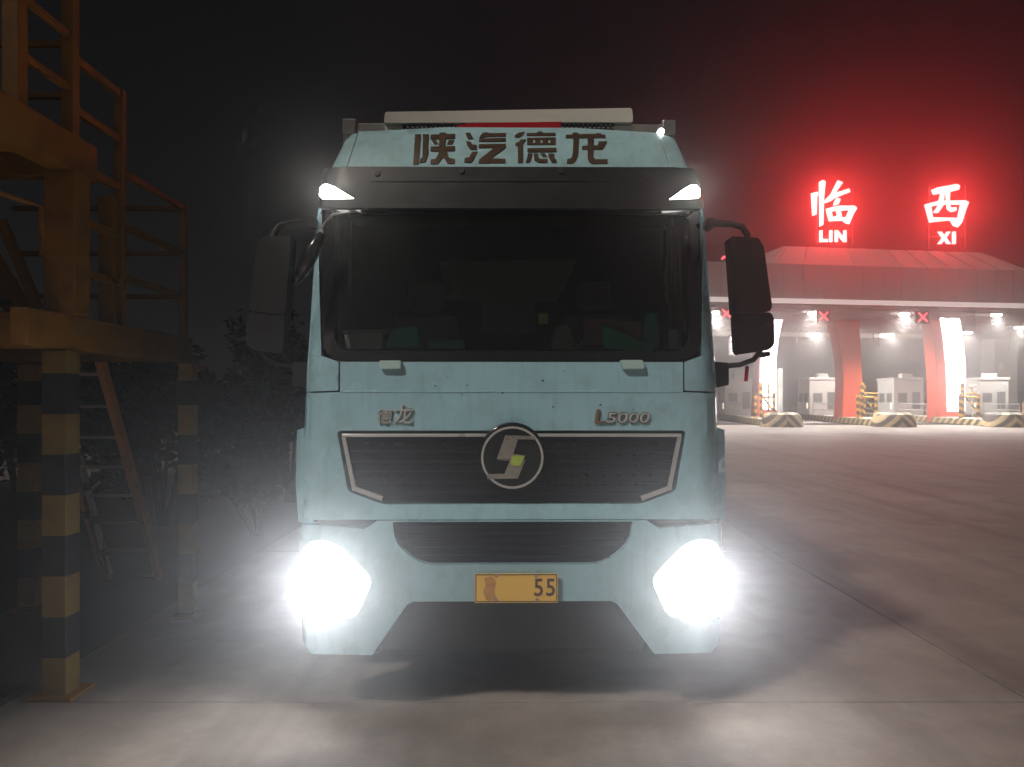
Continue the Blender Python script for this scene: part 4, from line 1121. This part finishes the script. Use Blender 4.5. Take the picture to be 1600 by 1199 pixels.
    rl = thing('guard_rail', isl(k, 22, -0.9, 0.47), 'thin white guard rail along the %s island edge' % WHERE[k], 'railing', 'island railings')
    for z in (0.95, 1.45): tube('rail', [isl(k, 12, -0.95, z), isl(k, 33, -0.95, z)], 0.035, M['grey_col'], rl, 6)
    for j in range(8): tube('rail_post', [isl(k, 12 + j * 3, -0.95, 0.47), isl(k, 12 + j * 3, -0.95, 1.46)], 0.035, M['grey_col'], rl, 6)
    cb = thing('lane_cabinet', isl(k, 14, 0.6, 0.47), 'brown control cabinet ahead of the booth on the %s island' % WHERE[k], 'cabinet', 'lane cabinets')
    box('cabinet_body', 0.35, 0.95, 13.6, 14.2, 0.471, 1.6, M['cabinet'], cb, 0.02, bxf)
    box('cabinet_door', 0.42, 0.88, 13.57, 13.6, 0.6, 1.5, M['cabinet'], cb, 0.01, bxf)
gp_ = thing('grey_pillar', at(1562, 650, 78), 'square grey pillar under the roof at the far right', 'column')
box('shaft', gx(1544, 78), gx(1580, 78), 77, 79.2, 0, 8.0, M['grey_col'], gp_, 0.05)
box('notice', gx(1560, 76.9), gx(1567, 76.9), 76.9, 76.98, 4.8, 5.6, M['strip'], gp_, 0.01)
# camera pole, lane display, hanging boards
cp = thing('camera_pole', at(1519, 657, 61), 'thin white pole with a camera beside the right glowing column', 'pole')
tube('pole', [(gx(1519, 61), 61, 0), (gx(1519, 61), 61, 2.95)], 0.06, M['strip'], cp)
box('camera_head', gx(1513, 61), gx(1525, 61), 60.8, 61.2, 2.75, 3.0, M['strip'], cp, 0.03)
box('lamp_head', gx(1521, 61), gx(1528, 61), 60.7, 61.0, 2.2, 2.5, M['strip'], cp, 0.03)
ld = thing('lane_display', at(1146, 530, 56), 'small white outlined display hanging beside the lorry mirror', 'display')
dpl = box('display_case', gx(1139, 56), gx(1153, 56), 56, 56.15, at(0, 556, 56).z, at(0, 524, 56).z, M['frame'], ld, 0.01)
for j in range(3):
    y0_, y1_ = 526 + j * 10, 533 + j * 10
    panel('display_symbol', [(1141, y0_), (1151, y0_), (1151, y1_), (1141, y1_)], emit('display_led%d' % j, (1, 1, 1), 1.1), ld, flat(55.99), holes=[[(1143, y0_ + 2), (1149, y0_ + 2), (1149, y1_ - 2), (1143, y1_ - 2)]], depth=0.008, step=30, bevel=0)
beam('hanger', (gx(1146, 56), 56.08, at(0, 524, 56).z), (gx(1146, 56), 56.08, 8.1), 0.06, 0.06, M['frame'], ld, 0)
for (a, b_, y0_, y1_, D, lab) in ((1246, 1273, 533, 541, 70, 'pale board hanging under the roof above the middle booth'), (1363, 1375, 532, 542, 70, 'small pale board under the roof left of the right column'), (1578, 1590, 537, 547, 72, 'small pale board under the roof at the right edge')):
    hb = thing('hanging_board', at((a + b_) / 2, y1_, D), lab, 'board', 'hanging boards')
    box('board', gx(a, D), gx(b_, D), D, D + 0.12, at(0, y1_, D).z, at(0, y0_, D).z, M['booth'], hb, 0.01)
    for px_ in (a + 2, b_ - 2): beam('hanger', (gx(px_, D), D + 0.06, at(0, y0_, D).z), (gx(px_, D), D + 0.06, 8.1), 0.04, 0.04, M['frame'], hb, 0)
gs = thing('louvre_board', at(1219, 606, 57), 'narrow pale upright board right of the left glowing column', 'board')
box('board', gx(1215, 57), gx(1223, 57), 57, 57.12, 0.46, at(0, 576, 57).z, M['booth'], gs, 0.01)
for j in range(5):
    zz = at(0, 580 + j * 5.5, 57).z
    box('slat', gx(1216, 57), gx(1222, 57), 56.95, 56.998, zz - 0.07, zz + 0.07, M['grey_col'], gs, 0.005)

# ------------------------------------------------------------------ dark shrubs behind the gantry
M['leaf'] = mat('leaf', (0.014, 0.02, 0.008), 0.6, vary=0.5, scale=3)
M['bark'] = mat('bark', (0.05, 0.04, 0.03), 0.9)
def shrub(x, y, h, w, label, n):
    t = thing('shrub', (x, y, 0), label, 'shrub', 'dark shrubs behind the platform')
    lobes = [(x + random.uniform(-w, w) * 0.6, y + random.uniform(-w, w) * 0.5, h * random.uniform(0.3, 0.85), random.uniform(0.35, 0.6) * w) for _ in range(9)]
    vs, fs = [], []
    for _ in range(n):
        lx, ly, lz, lr = random.choice(lobes)
        d = Vector((random.gauss(0, 1), random.gauss(0, 1), random.gauss(0, 1))).normalized() * lr * random.random() ** 0.4
        c = Vector((lx, ly, max(0.1, lz))) + d
        if c.z < 0.05: continue
        a = Vector((random.gauss(0, 1), random.gauss(0, 1), random.gauss(0, 0.7))).normalized(); b_ = a.cross(Vector((random.gauss(0, 1), random.gauss(0, 1), random.gauss(0, 1)))).normalized()
        L_ = random.uniform(0.06, 0.13); s = len(vs)
        vs += [c - a * L_, c + b_ * L_ * 0.35, c + a * L_, c - b_ * L_ * 0.35]; fs.append((s, s + 1, s + 2, s + 3))
    obj('crown', vs, fs, M['leaf'], t)
    for lx, ly, lz, lr in lobes[:6]:
        tube('stem', [(x + random.uniform(-.1, .1), y, 0), ((x + lx) / 2, (y + ly) / 2, lz * 0.5), (lx, ly, lz)], [0.035, 0.025, 0.012], M['bark'], t, 6)
for i, (x, y, h, w, lab) in enumerate(((-3.4, 10.2, 2.6, 1.0, 'dim shrub just left of the lorry behind the right post'), (-5.0, 11.0, 3.1, 1.2, 'dim shrub behind the ladder'), (-6.6, 11.6, 2.7, 1.2, 'dim shrub behind the left posts'), (-3.9, 13.5, 3.6, 1.4, 'taller dim shrub furthest back beside the lorry'), (-8.1, 12.6, 3.0, 1.3, 'dim shrub at the left frame edge'))):
    shrub(x, y, h, w, lab, 3500)

# ------------------------------------------------------------------ night haze
hz = obj('haze', boxv(-203, 203, -43, 263, -1.1, 20.0), BOXF, M['frame'])
props(hz, 'thin night haze glowing round the lamps', 'haze', kind='stuff')
hm = bpy.data.materials.new('night_haze'); hm.use_nodes = True
hn = hm.node_tree; hn.nodes.remove(hn.nodes['Principled BSDF'])
pv = hn.nodes.new('ShaderNodeVolumePrincipled')
pv.inputs['Color'].default_value = (0.93, 0.93, 0.94, 1)
pv.inputs['Density'].default_value = HAZE_DENSITY
pv.inputs['Anisotropy'].default_value = HAZE_G
hn.links.new(pv.outputs[0], hn.nodes['Material Output'].inputs['Volume'])
hz.data.materials.clear(); hz.data.materials.append(hm)
